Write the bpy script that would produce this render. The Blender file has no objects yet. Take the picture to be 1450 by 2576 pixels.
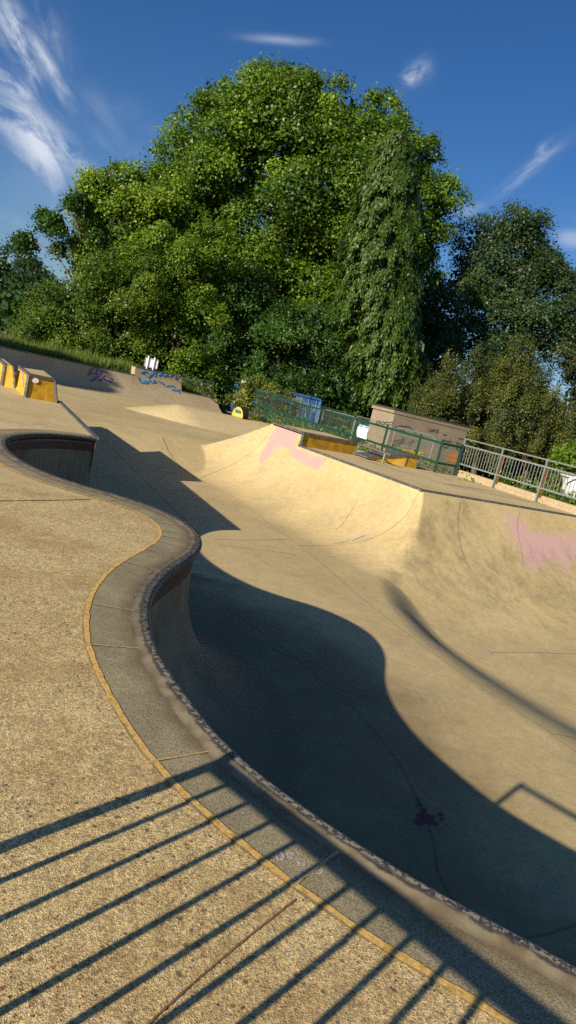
import bpy, math, random
import numpy as np
from mathutils import Vector, Matrix

random.seed(7)
RNG = np.random.default_rng(7)
scene = bpy.context.scene
COL = scene.collection

# ------------------------------------------------------------------ camera model
FPX, PITCH, ROLL, EYE = 1787.0, math.radians(9.8), math.radians(13.6), 1.6
CX, CY = 725.0, 1288.0
AX = np.array([1.0, 0, 0])
AF = np.array([0, math.cos(PITCH), -math.sin(PITCH)])
AD = np.array([0, -math.sin(PITCH), -math.cos(PITCH)])
CAM = np.array([0, 0, EYE])
cr, sr = math.cos(ROLL), math.sin(ROLL)


def ray(x, y):
    a, b = x - CX, y - CY
    return (a * cr + b * sr) * AX + (-a * sr + b * cr) * AD + FPX * AF


def at(x, y, z=0.0):
    d = ray(x, y)
    return CAM + d * ((z - EYE) / d[2])


def atd(x, y, Y):
    d = ray(x, y)
    return CAM + d * (Y / d[1])


def proj(P):
    q = np.asarray(P) - CAM
    w = q @ AF
    u, v = q @ AX / w * FPX, q @ AD / w * FPX
    return CX + u * cr - v * sr, CY + u * sr + v * cr


SUN_AZ, SUN_EL = math.radians(37.5), math.radians(22.2)
SUNDIR = np.array([math.sin(SUN_AZ) * math.cos(SUN_EL), math.cos(SUN_AZ) * math.cos(SUN_EL), -math.sin(SUN_EL)])
ZF = -1.63          # floor of the near bowl
ZR = -2.2           # floor of the right bowl
ZP = -0.9           # far plateau

# ------------------------------------------------------------------ object helpers


def tag(o, label=None, cat=None, group=None, kind=None):
    if label: o["label"] = label
    if cat: o["category"] = cat
    if group: o["group"] = group
    if kind: o["kind"] = kind
    return o


def empty(name, loc, rz=0.0):
    o = bpy.data.objects.new(name, None)
    o.location = loc
    o.rotation_euler = (0, 0, rz)
    COL.objects.link(o)
    return o


def link(name, me, parent=None):
    o = bpy.data.objects.new(name, me)
    COL.objects.link(o)
    if parent is not None:
        o.parent = parent
    return o


def mesh(name, V, F, mat, parent=None, smooth=False, attrs=None, uv=None):
    me = bpy.data.meshes.new(name)
    me.from_pydata([tuple(map(float, v)) for v in V], [], [tuple(map(int, f)) for f in F])
    if mat is not None:
        for m in (mat if isinstance(mat, (list, tuple)) else [mat]):
            me.materials.append(m)
    if smooth:
        me.polygons.foreach_set("use_smooth", [True] * len(me.polygons))
    for k, a in (attrs or {}).items():
        at_ = me.attributes.new(k, "FLOAT", "POINT")
        at_.data.foreach_set("value", np.asarray(a, dtype=np.float32))
    if uv is not None:
        l = me.uv_layers.new(name="UVMap")
        vi = np.empty(len(me.loops), dtype=np.int32)
        me.loops.foreach_get("vertex_index", vi)
        l.data.foreach_set("uv", np.asarray(uv, dtype=np.float32)[vi].ravel())
    me.update()
    return link(name, me, parent)


def quads_mesh(name, V, mat, parent=None, tint=None, n=4):
    """V: (N, n, 3) array of n-gons, fast path."""
    V = np.asarray(V, dtype=np.float32)
    N = V.shape[0]
    me = bpy.data.meshes.new(name)
    me.vertices.add(N * n)
    me.vertices.foreach_set("co", V.reshape(-1))
    me.loops.add(N * n)
    me.loops.foreach_set("vertex_index", np.arange(N * n, dtype=np.int32))
    me.polygons.add(N)
    me.polygons.foreach_set("loop_start", np.arange(0, N * n, n, dtype=np.int32))
    me.polygons.foreach_set("loop_total", np.full(N, n, dtype=np.int32))
    me.materials.append(mat)
    if tint is not None:
        a = me.attributes.new("tint", "FLOAT", "POINT")
        a.data.foreach_set("value", np.repeat(np.asarray(tint, dtype=np.float32), n))
    me.update(calc_edges=True)
    return link(name, me, parent)


class MB:
    """collects boxes, bars, tubes and polygons into one mesh"""

    def __init__(self):
        self.V, self.F, self.M = [], [], []

    def add(self, V, F, m=0):
        o = len(self.V)
        self.V += [np.asarray(v, float) for v in V]
        self.F += [tuple(i + o for i in f) for f in F]
        self.M += [m] * len(F)

    def box(self, c, s, R=None, m=0):
        c = np.asarray(c, float)
        s = np.asarray(s, float) / 2
        P = np.array([[x, y, z] for x in (-1, 1) for y in (-1, 1) for z in (-1, 1)]) * s
        if R is not None: P = P @ np.asarray(R).T
        self.add(P + c, [(0, 1, 3, 2), (4, 6, 7, 5), (0, 4, 5, 1), (2, 3, 7, 6), (0, 2, 6, 4), (1, 5, 7, 3)], m)

    def bar(self, a, b, w, h=None, up=(0, 0, 1), m=0):
        a, b = np.asarray(a, float), np.asarray(b, float)
        d = b - a
        L = np.linalg.norm(d)
        d = d / L
        up = np.asarray(up, float)
        if abs(d @ up) > .95: up = np.array([0, 1.0, 0]) if abs(d[1]) < .9 else np.array([1.0, 0, 0])
        s = np.cross(d, up); s /= np.linalg.norm(s)
        u = np.cross(s, d)
        self.box((a + b) / 2, (L, w, h or w), np.stack([d, s, u], 1), m)

    def tube(self, pts, rad, n=6, m=0, cap=True):
        pts = [np.asarray(p, float) for p in pts]
        k = len(pts)
        rad = [rad] * k if np.isscalar(rad) else rad
        rings = []
        for i, p in enumerate(pts):
            d = pts[min(i + 1, k - 1)] - pts[max(i - 1, 0)]
            d = d / (np.linalg.norm(d) + 1e-9)
            r = np.array([0, 0, 1.0]) if abs(d[2]) < .9 else np.array([1.0, 0, 0])
            s = np.cross(d, r); s /= np.linalg.norm(s)
            u = np.cross(s, d)
            rings.append([p + rad[i] * (math.cos(2 * math.pi * j / n) * s + math.sin(2 * math.pi * j / n) * u) for j in range(n)])
        V = [v for r in rings for v in r]
        F = []
        for i in range(k - 1):
            for j in range(n):
                F.append((i * n + j, i * n + (j + 1) % n, (i + 1) * n + (j + 1) % n, (i + 1) * n + j))
        if cap:
            F.append(tuple(range(n))[::-1]); F.append(tuple((k - 1) * n + j for j in range(n)))
        self.add(V, F, m)

    def prism(self, poly, z0, z1, m=0):
        n = len(poly)
        V = [(p[0], p[1], z0) for p in poly] + [(p[0], p[1], z1) for p in poly]
        F = [tuple(range(n))[::-1], tuple(range(n, 2 * n))] + [(i, (i + 1) % n, n + (i + 1) % n, n + i) for i in range(n)]
        self.add(V, F, m)

    def build(self, name, mat, parent=None, smooth=False):
        o = mesh(name, self.V, self.F, mat, parent, smooth)
        if isinstance(mat, (list, tuple)):
            o.data.polygons.foreach_set("material_index", self.M)
        return o


def ribbon(paths, width, lift, name, mat, parent=None, up=(0, 0, 1), jitter=0.0, taper=False):
    """flat strips following 3-D polylines; up may be a vector or a list of per-path vectors"""
    V, F = [], []
    for k, P in enumerate(paths):
        P = np.asarray(P, float)
        U = np.asarray(up[k] if isinstance(up, list) else up, float)
        U = U / np.linalg.norm(U)
        w = width[k] if isinstance(width, (list, tuple)) else width
        n = len(P)
        o = len(V)
        for i in range(n):
            d = P[min(i + 1, n - 1)] - P[max(i - 1, 0)]
            s = np.cross(d, U); s /= np.linalg.norm(s) + 1e-9
            ww = w / 2 * (1 + jitter * random.uniform(-1, 1))
            if taper: ww *= .35 + .65 * math.sin(math.pi * (i + .5) / n)
            c = P[i] + U * lift + s * jitter * w * .5 * random.uniform(-1, 1)
            V += [c - s * ww, c + s * ww]
        F += [(o + 2 * i, o + 2 * i + 1, o + 2 * i + 3, o + 2 * i + 2) for i in range(n - 1)]
    return mesh(name, V, F, mat, parent)


# ------------------------------------------------------------------ materials


class NT:
    def __init__(self, name):
        self.m = bpy.data.materials.new(name)
        self.m.use_nodes = True
        self.t = self.m.node_tree
        self.b = self.t.nodes["Principled BSDF"]
        self.b.inputs["Roughness"].default_value = .9
        self.b.inputs["Specular IOR Level"].default_value = .25

    def n(self, typ, ins=None, **kw):
        nd = self.t.nodes.new(typ)
        for k, v in kw.items(): setattr(nd, k, v)
        for k, v in (ins or {}).items(): self.set(nd, k, v)
        return nd

    def set(self, nd, k, v):
        i = nd.inputs[k]
        if isinstance(v, bpy.types.NodeSocket): self.t.links.new(v, i)
        else:
            if isinstance(v, tuple) and len(v) == 3 and i.type == "RGBA": v = (*v, 1)
            i.default_value = v

    def coord(self, kind="Object"):
        return self.n("ShaderNodeTexCoord").outputs[kind]

    def mapping(self, vec, scale=(1, 1, 1), loc=(0, 0, 0), rot=(0, 0, 0)):
        return self.n("ShaderNodeMapping", {"Vector": vec, "Scale": scale, "Location": loc, "Rotation": rot}).outputs[0]

    def noise(self, vec, scale, detail=4, rough=.55, dist=0.0):
        return self.n("ShaderNodeTexNoise", {"Vector": vec, "Scale": scale, "Detail": detail, "Roughness": rough, "Distortion": dist}).outputs[0]

    def voro(self, vec, scale, out="Distance", rnd=1.0):
        nd = self.n("ShaderNodeTexVoronoi", {"Vector": vec, "Scale": scale, "Randomness": rnd})
        return nd.outputs[out]

    def ramp(self, fac, lo, hi, a=0.0, b=1.0):
        return self.n("ShaderNodeMapRange", {"Value": fac, "From Min": lo, "From Max": hi, "To Min": a, "To Max": b}, interpolation_type="SMOOTHSTEP").outputs[0]

    def math(self, op, a, b=0.0):
        return self.n("ShaderNodeMath", {0: a, 1: b}, operation=op).outputs[0]

    def mix(self, f, a, b, blend="MIX"):
        nd = self.n("ShaderNodeMix", data_type="RGBA", blend_type=blend)
        self.set(nd, 0, f); self.set(nd, 6, a); self.set(nd, 7, b)
        return nd.outputs[2]

    def attr(self, name):
        return self.n("ShaderNodeAttribute", attribute_name=name).outputs["Fac"]

    def sepxyz(self, v):
        return self.n("ShaderNodeSeparateXYZ", {0: v}).outputs

    def bump(self, h, strength, dist):
        nd = self.n("ShaderNodeBump", {"Height": h, "Strength": strength, "Distance": dist})
        self.t.links.new(nd.outputs[0], self.b.inputs["Normal"])

    def done(self, col, rough=None, metal=None):
        self.set(self.b, "Base Color", col)
        if rough is not None: self.set(self.b, "Roughness", rough)
        if metal is not None: self.set(self.b, "Metallic", metal)
        return self.m


def mul(N, col, f):
    g = N.n("ShaderNodeCombineXYZ", {0: f, 1: f, 2: f}).outputs[0]
    return N.mix(1.0, col, g, "MULTIPLY")


def concrete(name, c1, c2, stain_shade=None, grain=160, gs=.35, paint=False, big=.5, bump=.25, streak=None):
    N = NT(name)
    v = N.coord()
    col = N.mix(N.ramp(N.noise(v, big, 9, .68), .3, .7), c1, c2)
    if stain_shade:
        col = N.mix(N.math("MULTIPLY", N.ramp(N.noise(N.mapping(v, (1, 1, 1), (7, 3, 1)), 1.1, 10, .74), .5, .72), .75), col, stain_shade)
    col = mul(N, col, N.ramp(N.noise(v, 7, 8, .72), .25, .75, .88, 1.12))
    col = mul(N, col, N.ramp(N.noise(v, 32, 6, .75), .3, .7, .88, 1.12))
    sc_ = N.noise(N.mapping(v, (1, 1, 1), (2, 8, 0), (0, 0, .7)), 2.0, 3, .5)
    scf = N.math('MULTIPLY', N.ramp(N.noise(N.mapping(v, (1, 14, 1), (0, 0, 0), (0, 0, .5)), 1.6, 7, .72), .62, .74), N.ramp(sc_, .5, .65))
    col = N.mix(N.math('MULTIPLY', scf, .5), col, (.62, .55, .38))
    g = N.noise(v, grain, 2, .7)
    col = mul(N, col, N.ramp(g, .25, .75, 1 - gs, 1 + gs))
    # small pits
    pit = N.ramp(N.voro(v, 26), .0, .13, .45, 1.0)
    col = mul(N, col, pit)
    if paint:
        brk = N.math("ADD", N.math("MULTIPLY", N.noise(v, 3.2, 9, .72, .3), .6), N.math("MULTIPLY", N.noise(N.mapping(v, (9, 9, 1.2)), 1.6, 6, .6, .2), .4))
        f = N.math("ADD", N.attr("pink"), N.math("MULTIPLY", N.math("SUBTRACT", brk, .5), 2.6))
        f2 = N.math("MULTIPLY", N.ramp(f, .40, .95), .80)
        col = N.mix(f2, col, N.mix(N.attr("pinkb"), (.66, .28, .31), (.56, .35, .36)))
        sn = N.math("ADD", N.attr("stain_shade"), N.math("MULTIPLY", N.math("SUBTRACT", N.noise(N.mapping(v, (1, 1, 1), (4, 4, 0)), 1.3, 10, .72), .5), 1.2))
        col = N.mix(N.math("MULTIPLY", N.ramp(sn, .15, 1.1), .70), col, (.15, .105, .05))  # deep bowl shade painted into the floor colour
        dk = N.math("ADD", N.attr("dirt_shade"), N.math("MULTIPLY", N.math("SUBTRACT", N.noise(N.mapping(v, (1, 1, .5)), 2.4, 12, .8), .5), 1.7))
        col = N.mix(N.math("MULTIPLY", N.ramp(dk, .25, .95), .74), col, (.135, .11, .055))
    N.bump(N.noise(v, 70, 5, .7), bump, .006)
    return N.done(col, .88)


def aggregate(name, base, dark, pale):
    """exposed aggregate: sand matrix with pebbles"""
    N = NT(name)
    v = N.coord()
    col = N.mix(N.ramp(N.noise(v, .8, 7, .62, .5), .3, .7), base, dark)
    col = N.mix(N.math("MULTIPLY", N.ramp(N.noise(N.mapping(v, (1, 1, 1), (3, 9, 0)), 2.1, 7, .7), .55, .75), .55), col, pale)
    g = N.n("ShaderNodeTexVoronoi", {"Vector": v, "Scale": 210.0})
    gv = N.sepxyz(g.outputs["Color"])
    col = mul(N, col, N.ramp(gv[0], 0, 1, .6, 1.32))
    for sc, am in ((75.0, .2), (30.0, .1)):
        gg = N.n("ShaderNodeTexVoronoi", {"Vector": N.mapping(v, (1, 1, 1), (sc, 2, 0)), "Scale": sc})
        col = mul(N, col, N.ramp(N.sepxyz(gg.outputs["Color"])[1], 0, 1, 1 - am, 1 + am))
    br = N.ramp(N.noise(N.mapping(v, (1, 1, 1), (1, 5, 0)), 1.3, 8, .7), .47, .68)
    col = N.mix(N.math("MULTIPLY", br, .55), col, (.33, .20, .075))
    # pebbles in three sizes
    for sc, thr, lim in ((120.0, .74, .40), (62.0, .80, .36), (36.0, .80, .33)):
        p = N.n("ShaderNodeTexVoronoi", {"Vector": N.mapping(v, (1, 1, 1), (sc, 1, 0), (0, 0, .6)), "Scale": sc})
        c = N.sepxyz(p.outputs["Color"])
        msk = N.math("MULTIPLY", N.math("GREATER_THAN", c[0], thr), N.ramp(p.outputs["Distance"], lim, lim - .08))
        patch = N.ramp(N.noise(v, 1.7, 4), .38, .62, .45, .9)
        pc = N.mix(N.ramp(c[1], .3, .35), (.055, .045, .035), N.mix(N.ramp(c[1], .75, .8), (.22, .10, .035), (.62, .56, .44)))
        col = N.mix(N.math("MULTIPLY", msk, patch), col, pc)
    h = N.math("ADD", g.outputs["Distance"], N.math("MULTIPLY", N.noise(v, 90, 3), 1.5))
    N.bump(h, .4, .004)
    return N.done(col, .85)


def slab_mat():
    N = NT("coping_slab_concrete")
    v = N.coord()
    col = N.mix(N.ramp(N.noise(v, 2.5, 6, .6, .4), .3, .7), (.23, .20, .115), (.31, .27, .155))
    col = N.mix(N.math("MULTIPLY", N.ramp(N.noise(v, 5.5, 6, .65), .58, .75), .5), col, (.36, .33, .24))
    g = N.n("ShaderNodeTexVoronoi", {"Vector": v, "Scale": 260.0})
    col = mul(N, col, N.ramp(N.sepxyz(g.outputs["Color"])[0], 0, 1, .6, 1.4))
    edge = N.ramp(N.math("ADD", N.attr("edge"), N.math("MULTIPLY", N.noise(v, 7, 5), .5)), .85, 1.35)
    col = N.mix(N.math("MULTIPLY", edge, .7), col, (.12, .08, .035))
    N.bump(N.noise(v, 150, 3), .4, .004)
    return N.done(col, .85)


def lip_mat():
    N = NT("coping_lip_paint")
    v = N.coord()
    u = N.sepxyz(N.coord("UV"))
    n = N.noise(v, 26, 6, .6, .3)
    # u[1]: 0 slab side .. 1 nose tip and below
    smear = N.mix(N.ramp(N.noise(v, 8, 5), .35, .65), (.15, .12, .07), (.22, .19, .12))
    heavy = N.ramp(u[0], 3.9, 2.6)
    smear = N.mix(heavy, N.mix(N.ramp(N.noise(v, 9, 5), .35, .65), (.10, .085, .055), (.17, .145, .10)), smear)
    dark = N.mix(N.ramp(n, .3, .7), (.035, .035, .035), (.065, .06, .05))
    pos = N.math("ADD", u[1], N.math("MULTIPLY", N.math("SUBTRACT", N.noise(v, 14, 5, .65), .5), .32))
    col = N.mix(N.ramp(pos, .28, .36), smear, dark)
    worn = N.math("MULTIPLY", N.ramp(N.math("ADD", N.noise(v, 38, 5, .6, .4), N.math("MULTIPLY", heavy, .02)), .50, .54), N.math("MULTIPLY", N.ramp(u[1], .34, .44), N.ramp(u[1], .80, .66)))
    col = N.mix(N.math("MULTIPLY", worn, N.math("ADD", .35, N.math("MULTIPLY", heavy, .65))), col, (.27, .25, .175))
    scr = N.math("MULTIPLY", N.ramp(N.noise(N.mapping(v, (1, 1, 1), (5, 5, 5)), 60, 4, .6), .52, .62), N.math("MULTIPLY", N.ramp(u[1], .42, .5), N.ramp(u[1], .74, .62)))
    col = N.mix(N.math("MULTIPLY", scr, .75), col, (.36, .34, .29))
    nose = N.math("MULTIPLY", N.ramp(N.math("ADD", u[1], N.math("MULTIPLY", N.math("SUBTRACT", N.noise(v, 30, 5), .5), .3)), .60, .70), N.math("ADD", N.math("MULTIPLY", heavy, .8), .08))
    col = N.mix(nose, col, (.19, .17, .115))
    N.bump(n, .5, .006)
    return N.done(col, .6)


def wall_mat():
    N = NT("bowl_wall_concrete")
    v = N.coord()
    uv = N.coord("UV")
    u = N.sepxyz(uv)
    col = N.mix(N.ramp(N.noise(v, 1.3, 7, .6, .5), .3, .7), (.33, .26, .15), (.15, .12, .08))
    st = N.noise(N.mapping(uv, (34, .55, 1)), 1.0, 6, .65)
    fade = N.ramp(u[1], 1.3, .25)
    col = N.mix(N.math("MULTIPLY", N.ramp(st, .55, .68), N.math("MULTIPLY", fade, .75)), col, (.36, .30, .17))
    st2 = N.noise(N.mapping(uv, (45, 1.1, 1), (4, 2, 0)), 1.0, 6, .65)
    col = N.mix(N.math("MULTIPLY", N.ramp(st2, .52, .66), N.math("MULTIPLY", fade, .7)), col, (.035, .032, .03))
    # lower part matches the floor's tone, painted shade included
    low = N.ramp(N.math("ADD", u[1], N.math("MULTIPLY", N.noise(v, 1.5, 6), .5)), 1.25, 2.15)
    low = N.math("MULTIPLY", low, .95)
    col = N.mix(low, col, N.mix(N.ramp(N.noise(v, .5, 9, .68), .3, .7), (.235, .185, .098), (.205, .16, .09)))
    # painted tile band under the lip
    band = N.math("MULTIPLY", N.ramp(u[1], .09, .10), N.ramp(u[1], .23, .22))
    tl = N.noise(N.mapping(uv, (5, 9, 1)), 1.0, 5, .65)
    bc = N.mix(N.ramp(tl, .45, .55), (.10, .085, .06), (.17, .06, .035))
    jt = N.math("LESS_THAN", N.math("FRACT", N.math("MULTIPLY", u[0], 2.2)), .03)
    bc = N.mix(jt, bc, (.03, .03, .03))
    col = N.mix(band, col, bc)
    rim = N.ramp(u[1], .085, .06)
    col = N.mix(rim, col, (.05, .045, .04))
    col = mul(N, col, N.ramp(N.noise(v, 120, 2), .2, .8, .75, 1.25))
    N.bump(N.math("ADD", N.noise(v, 60, 4), N.math("MULTIPLY", band, .4)), .3, .008)
    return N.done(col, .8)


def plain(name, c, rough=.6, metal=0.0, var=.25, scale=12, c2=None, thr=(.52, .62), bump=.1):
    N = NT(name)
    v = N.coord()
    n = N.noise(v, scale, 6, .65)
    col = N.mix(N.ramp(n, thr[0], thr[1]), c, c2) if c2 else (N.mix(0.0, c, c))
    col = mul(N, col, N.ramp(N.noise(v, scale * 2.7, 4), .2, .8, 1 - var, 1 + var))
    if bump: N.bump(n, bump, .01)
    return N.done(col, rough, metal)


def yellow_mat(name="yellow_paint", c=(.72, .45, .055), d=(.48, .27, .02), w=(.55, .43, .2), amt=.6):
    N = NT(name)
    v = N.coord()
    col = N.mix(N.ramp(N.noise(v, 4, 7, .7, .4), .35, .65), c, d)
    col = N.mix(N.math("MULTIPLY", N.ramp(N.noise(N.mapping(v, (1, 1, 1), (9, 2, 4)), 5, 7, .7, .3), .58, .66), amt), col, w)
    col = mul(N, col, N.ramp(N.noise(v, 40, 4), .2, .8, .75, 1.25))
    N.bump(N.noise(v, 30, 4), .3, .01)
    return N.done(col, .6)


def leaf_mat(name, lo, hi, trans=.35, gloss=.35, rough=.45):
    N = NT(name)
    t = N.attr("tint")
    col = N.mix(t, lo, hi)
    N.set(N.b, "Base Color", col)
    N.b.inputs["Roughness"].default_value = rough
    N.b.inputs["Specular IOR Level"].default_value = gloss
    tr = N.n("ShaderNodeBsdfTranslucent", {"Color": N.mix(.5, col, (.16, .30, .02))})
    mx = N.n("ShaderNodeMixShader", {0: trans, 1: N.b.outputs[0], 2: tr.outputs[0]})
    out = [n for n in N.t.nodes if n.type == "OUTPUT_MATERIAL"][0]
    N.t.links.new(mx.outputs[0], out.inputs[0])
    return N.m


M = {}
M["deck"] = aggregate("exposed_aggregate_deck", (.62, .49, .235), (.50, .375, .16), (.71, .60, .33))
M["deck_far"] = concrete("far_deck_concrete", (.60, .485, .245), (.50, .395, .19), (.37, .27, .13), 130, .35, bump=.2)
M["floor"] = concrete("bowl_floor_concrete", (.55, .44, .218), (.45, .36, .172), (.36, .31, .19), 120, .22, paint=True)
M["slab"] = slab_mat()
M["lip"] = lip_mat()
M["wall"] = wall_mat()
M["ramp"] = concrete("ramp_concrete", (.44, .365, .225), (.37, .30, .18), (.26, .215, .14), 60, .2, bump=.2)
M["bank"] = concrete("bank_concrete", (.52, .425, .225), (.44, .36, .19), None, 60, .2, bump=.3)
M["mortar"] = plain("yellow_mortar", (.66, .43, .13), .9, 0, .3, 30, (.50, .29, .06))
M["mortar_faint"] = plain("faded_mortar", (.46, .34, .16), .9, 0, .3, 30)
M["joint"] = plain("joint_filler", (.17, .135, .085), .9, 0, .3, 20)
M["joint_pale"] = plain("pale_joint", (.40, .34, .24), .9, 0, .3, 20)
M["edge"] = plain("steel_edge_painted", (.10, .105, .10), .55, .2, .3, 14, (.22, .21, .18))
M["galv"] = plain("galvanised_steel", (.20, .225, .21), .6, .3, .2, 25, (.34, .37, .36))
M["steel"] = plain("rail_steel", (.18, .165, .14), .5, .5, .3, 20, (.28, .25, .2))
M["rust"] = plain("rusty_steel", (.17, .055, .022), .85, 0, .35, 22, (.10, .04, .02))
M["green"] = plain("green_fence_paint", (.010, .058, .036), .5, .1, .25, 18)
M["wire"] = plain("fence_wire", (.20, .23, .21), .5, .5, .2, 30)
M["wire_dark"] = plain("green_fence_wire", (.09, .14, .10), .5, .3, .2, 30)
M["yellow"] = yellow_mat()
M["yellow_dark"] = yellow_mat("yellow_paint_worn", (.50, .29, .018), (.30, .165, .012), (.50, .38, .13), .8)
M["white"] = plain("white_paint", (.78, .80, .80), .5, 0, .08, 5)
M["signback"] = plain("sign_back_metal", (.62, .66, .65), .5, .2, .1, 6)
M["banner"] = plain("banner_white", (.80, .80, .78), .7, 0, .06, 5)
M["cyan"] = plain("banner_blue", (.05, .35, .55), .7, 0, .1, 5)
M["text"] = plain("grey_print", (.25, .3, .34), .8, 0, .1, 5)
M["blue"] = plain("container_blue_paint", (.05, .15, .42), .55, .1, .25, 3, (.035, .09, .24), (.5, .7))
M["blue_pale"] = plain("container_grey_paint", (.20, .25, .32), .6, .1, .25, 3, (.13, .2, .33), (.45, .6))
M["black"] = plain("black_spray", (.012, .012, .014), .7, 0, .2, 20)
M["bluespray"] = plain("blue_spray", (.03, .20, .42), .7, 0, .2, 20)
M["purple"] = plain("purple_spray", (.17, .085, .24), .7, 0, .2, 20)
M["teal"] = plain("teal_spray", (.012, .20, .21), .7, 0, .2, 20)
M["red"] = plain("red_spray", (.19, .05, .055), .8, 0, .3, 14)
M["chalk"] = plain("chalk", (.42, .40, .34), .95, 0, .3, 40)
M["dash"] = concrete("pebbledash", (.29, .24, .165), (.235, .19, .13), (.18, .14, .095), 40, .5, bump=.9)
M["fascia"] = plain("roof_fascia", (.055, .05, .042), .8, 0, .2, 8)
M["orange"] = plain("orange_paint", (.55, .19, .03), .8, 0, .2, 3)
M["plinth"] = concrete("plinth_concrete", (.44, .36, .22), (.36, .29, .18), (.30, .23, .13), 40, .35, bump=.6)
M["bark"] = plain("bark", (.10, .075, .05), .95, 0, .4, 6, (.17, .13, .09), bump=.8)
M["deadwood"] = plain("dead_wood", (.19, .155, .115), .95, 0, .3, 6)
M["rubber"] = plain("black_edge", (.03, .028, .026), .6, 0, .2, 20)

# ------------------------------------------------------------------ terrain frame (d1, d2)
HIP = at(1065, 1235, 0)[:2]
LC = at(745, 1119, 0)[:2]
RT = at(1450, 1300, 0)[:2]
U1 = (LC - HIP) / np.linalg.norm(LC - HIP)
N1 = np.array([-U1[1], U1[0]])
if N1[0] > 0: N1 = -N1
U2 = (RT - HIP) / np.linalg.norm(RT - HIP)
N2 = np.array([U2[1], -U2[0]])
DINV = np.linalg.inv(np.stack([N1, N2]))


def d12(P):
    q = np.asarray(P)[..., :2] - HIP
    return q @ N1, q @ N2


def xy(d1, d2):
    return HIP + np.stack([d1, d2], -1) @ DINV.T


# height of the raised piece so that it lies in the wall's line
zz = np.linspace(.2, .6, 161)
ZU = min(zz, key=lambda z: abs(d12(at(763, 1088, z))[0] + .10))
D2E0 = float(d12(at(763, 1088, ZU))[1])      # near end of the raised wall
D2E1 = float(d12(at(692, 1064, ZU))[1])      # far end of it
D1F = float(d12(at(640, 1288, ZF))[0])       # foot of the left wall
R1 = (D1F ** 2 + ZF ** 2) / (-2 * ZF)
print("ZU", ZU, "D2E", D2E0, D2E1, "D1F", D1F, "HIP", HIP, "RT", RT)


def h1(d, top):
    x = np.clip(D1F - d, 0, R1 * .999)
    return np.minimum(ZF + R1 - np.sqrt(R1 ** 2 - x ** 2), top)


D2F = float(d12(at(1225, 1640, ZR))[1])
R2 = (D2F ** 2 + ZR ** 2) / (-2 * ZR)


def h2(d):
    x = np.clip(D2F - d, 0, R2 * .999)
    return np.where(d <= 0, 0, np.minimum(ZR + R2 - np.sqrt(R2 ** 2 - x ** 2), 0))


def sstep(x, a, b):
    t = np.clip((x - a) / (b - a), 0, 1)
    return t * t * (3 - 2 * t)


CRP = [d12(at(x, y, ZF)) for x, y in ((978, 1455), (1003, 1505), (1075, 1580), (1180, 1660), (1300, 1742), (1450, 1828), (1700, 1970))]
CR1, CR2 = [float(p[0]) for p in CRP], [float(p[1]) for p in CRP]
print('crease', np.round(CR1, 2), np.round(CR2, 2))
CREA = d12(at(1000, 1500, ZF)); CREB = d12(at(1450, 1825, ZF))


def terrain(d1, d2):
    d1, d2 = np.asarray(d1, float), np.asarray(d2, float)
    # base floor: near bowl, falls over a rounded crease into the deeper right bowl
    k = np.clip((d2 - CREA[1]) / (CREB[1] - CREA[1]), -.6, 2.2)
    c = np.interp(d2, CR2, CR1)
    w = 1.12 + 1.15 * np.clip(k, -.2, 2.0)
    fade = sstep(d2, CREA[1] - 2.2, CREA[1] + 1.0)
    f = ZF + (ZR - ZF) * fade * (1 - sstep(d1, c - w * .85, c + w * .35))
    # past the wall's end the floor climbs to the plateau
    L = -D2E1
    f = np.where(d2 < -2, ZF, f)
    f = f + (ZP - ZF) * np.clip((-d2 - L) / 3.3, 0, 1) * (d2 < -L)
    right = np.where(d2 > 0, np.maximum(h2(d2), f), f)
    wl = h1(d1, np.where(d2 > D2E0, 0.0, ZU))
    ridge = ZU - .5 * np.clip(-L - d2, 0, 9)
    past = np.where(d1 > -.35, np.minimum(wl, ridge), -9)
    z_near = np.where(d2 <= 0, np.maximum(wl, f), 0)
    # smooth-min of the two walls round the hip
    kk = .004 + (.03 + .22 * sstep(-np.maximum(np.minimum(wl, right), -1.5), .3, 1.3)) * (1 - sstep(d1, D1F - .9, D1F - .05))
    hh = np.clip(.5 + .5 * (right - wl) / kk, 0, 1)
    sm = right * (1 - hh) + wl * hh - kk * hh * (1 - hh)
    z_hip = sm
    z = np.where(d2 > 0, z_hip, np.where(d2 < -L, np.maximum(past, f), z_near))
    return z


def tz(P):
    a, b = d12(P)
    return float(terrain(a, b))


def hit(x, y, t0=4.0, t1=60.0, n=1600):
    d = ray(x, y); d = d / d[1]
    Y = np.geomspace(t0, t1, n)
    P = CAM + Y[:, None] * d
    a, b = d12(P)
    g = P[:, 2] - terrain(a, b)
    i = np.argmax(g < 0)
    if g[i] >= 0: return at(x, y, ZF)
    lo, hi = Y[max(i - 1, 0)], Y[i]
    for _ in range(30):
        m = (lo + hi) / 2
        p = CAM + d * m
        if p[2] - tz(p) < 0: hi = m
        else: lo = m
    return CAM + d * hi


def inpoly(px, py, poly):
    poly = np.asarray(poly, float)
    n = len(poly)
    ins = np.zeros(px.shape, bool)
    dist = np.full(px.shape, 1e9)
    for i in range(n):
        a, b = poly[i], poly[(i + 1) % n]
        cond = ((a[1] > py) != (b[1] > py))
        with np.errstate(divide="ignore", invalid="ignore"):
            xi = (b[0] - a[0]) * (py - a[1]) / (b[1] - a[1] + 1e-12) + a[0]
        ins ^= cond & (px < xi)
        e = b - a
        t = np.clip(((px - a[0]) * e[0] + (py - a[1]) * e[1]) / (e @ e), 0, 1)
        dist = np.minimum(dist, np.hypot(px - a[0] - t * e[0], py - a[1] - t * e[1]))
    return np.where(ins, dist, -dist)


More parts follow.
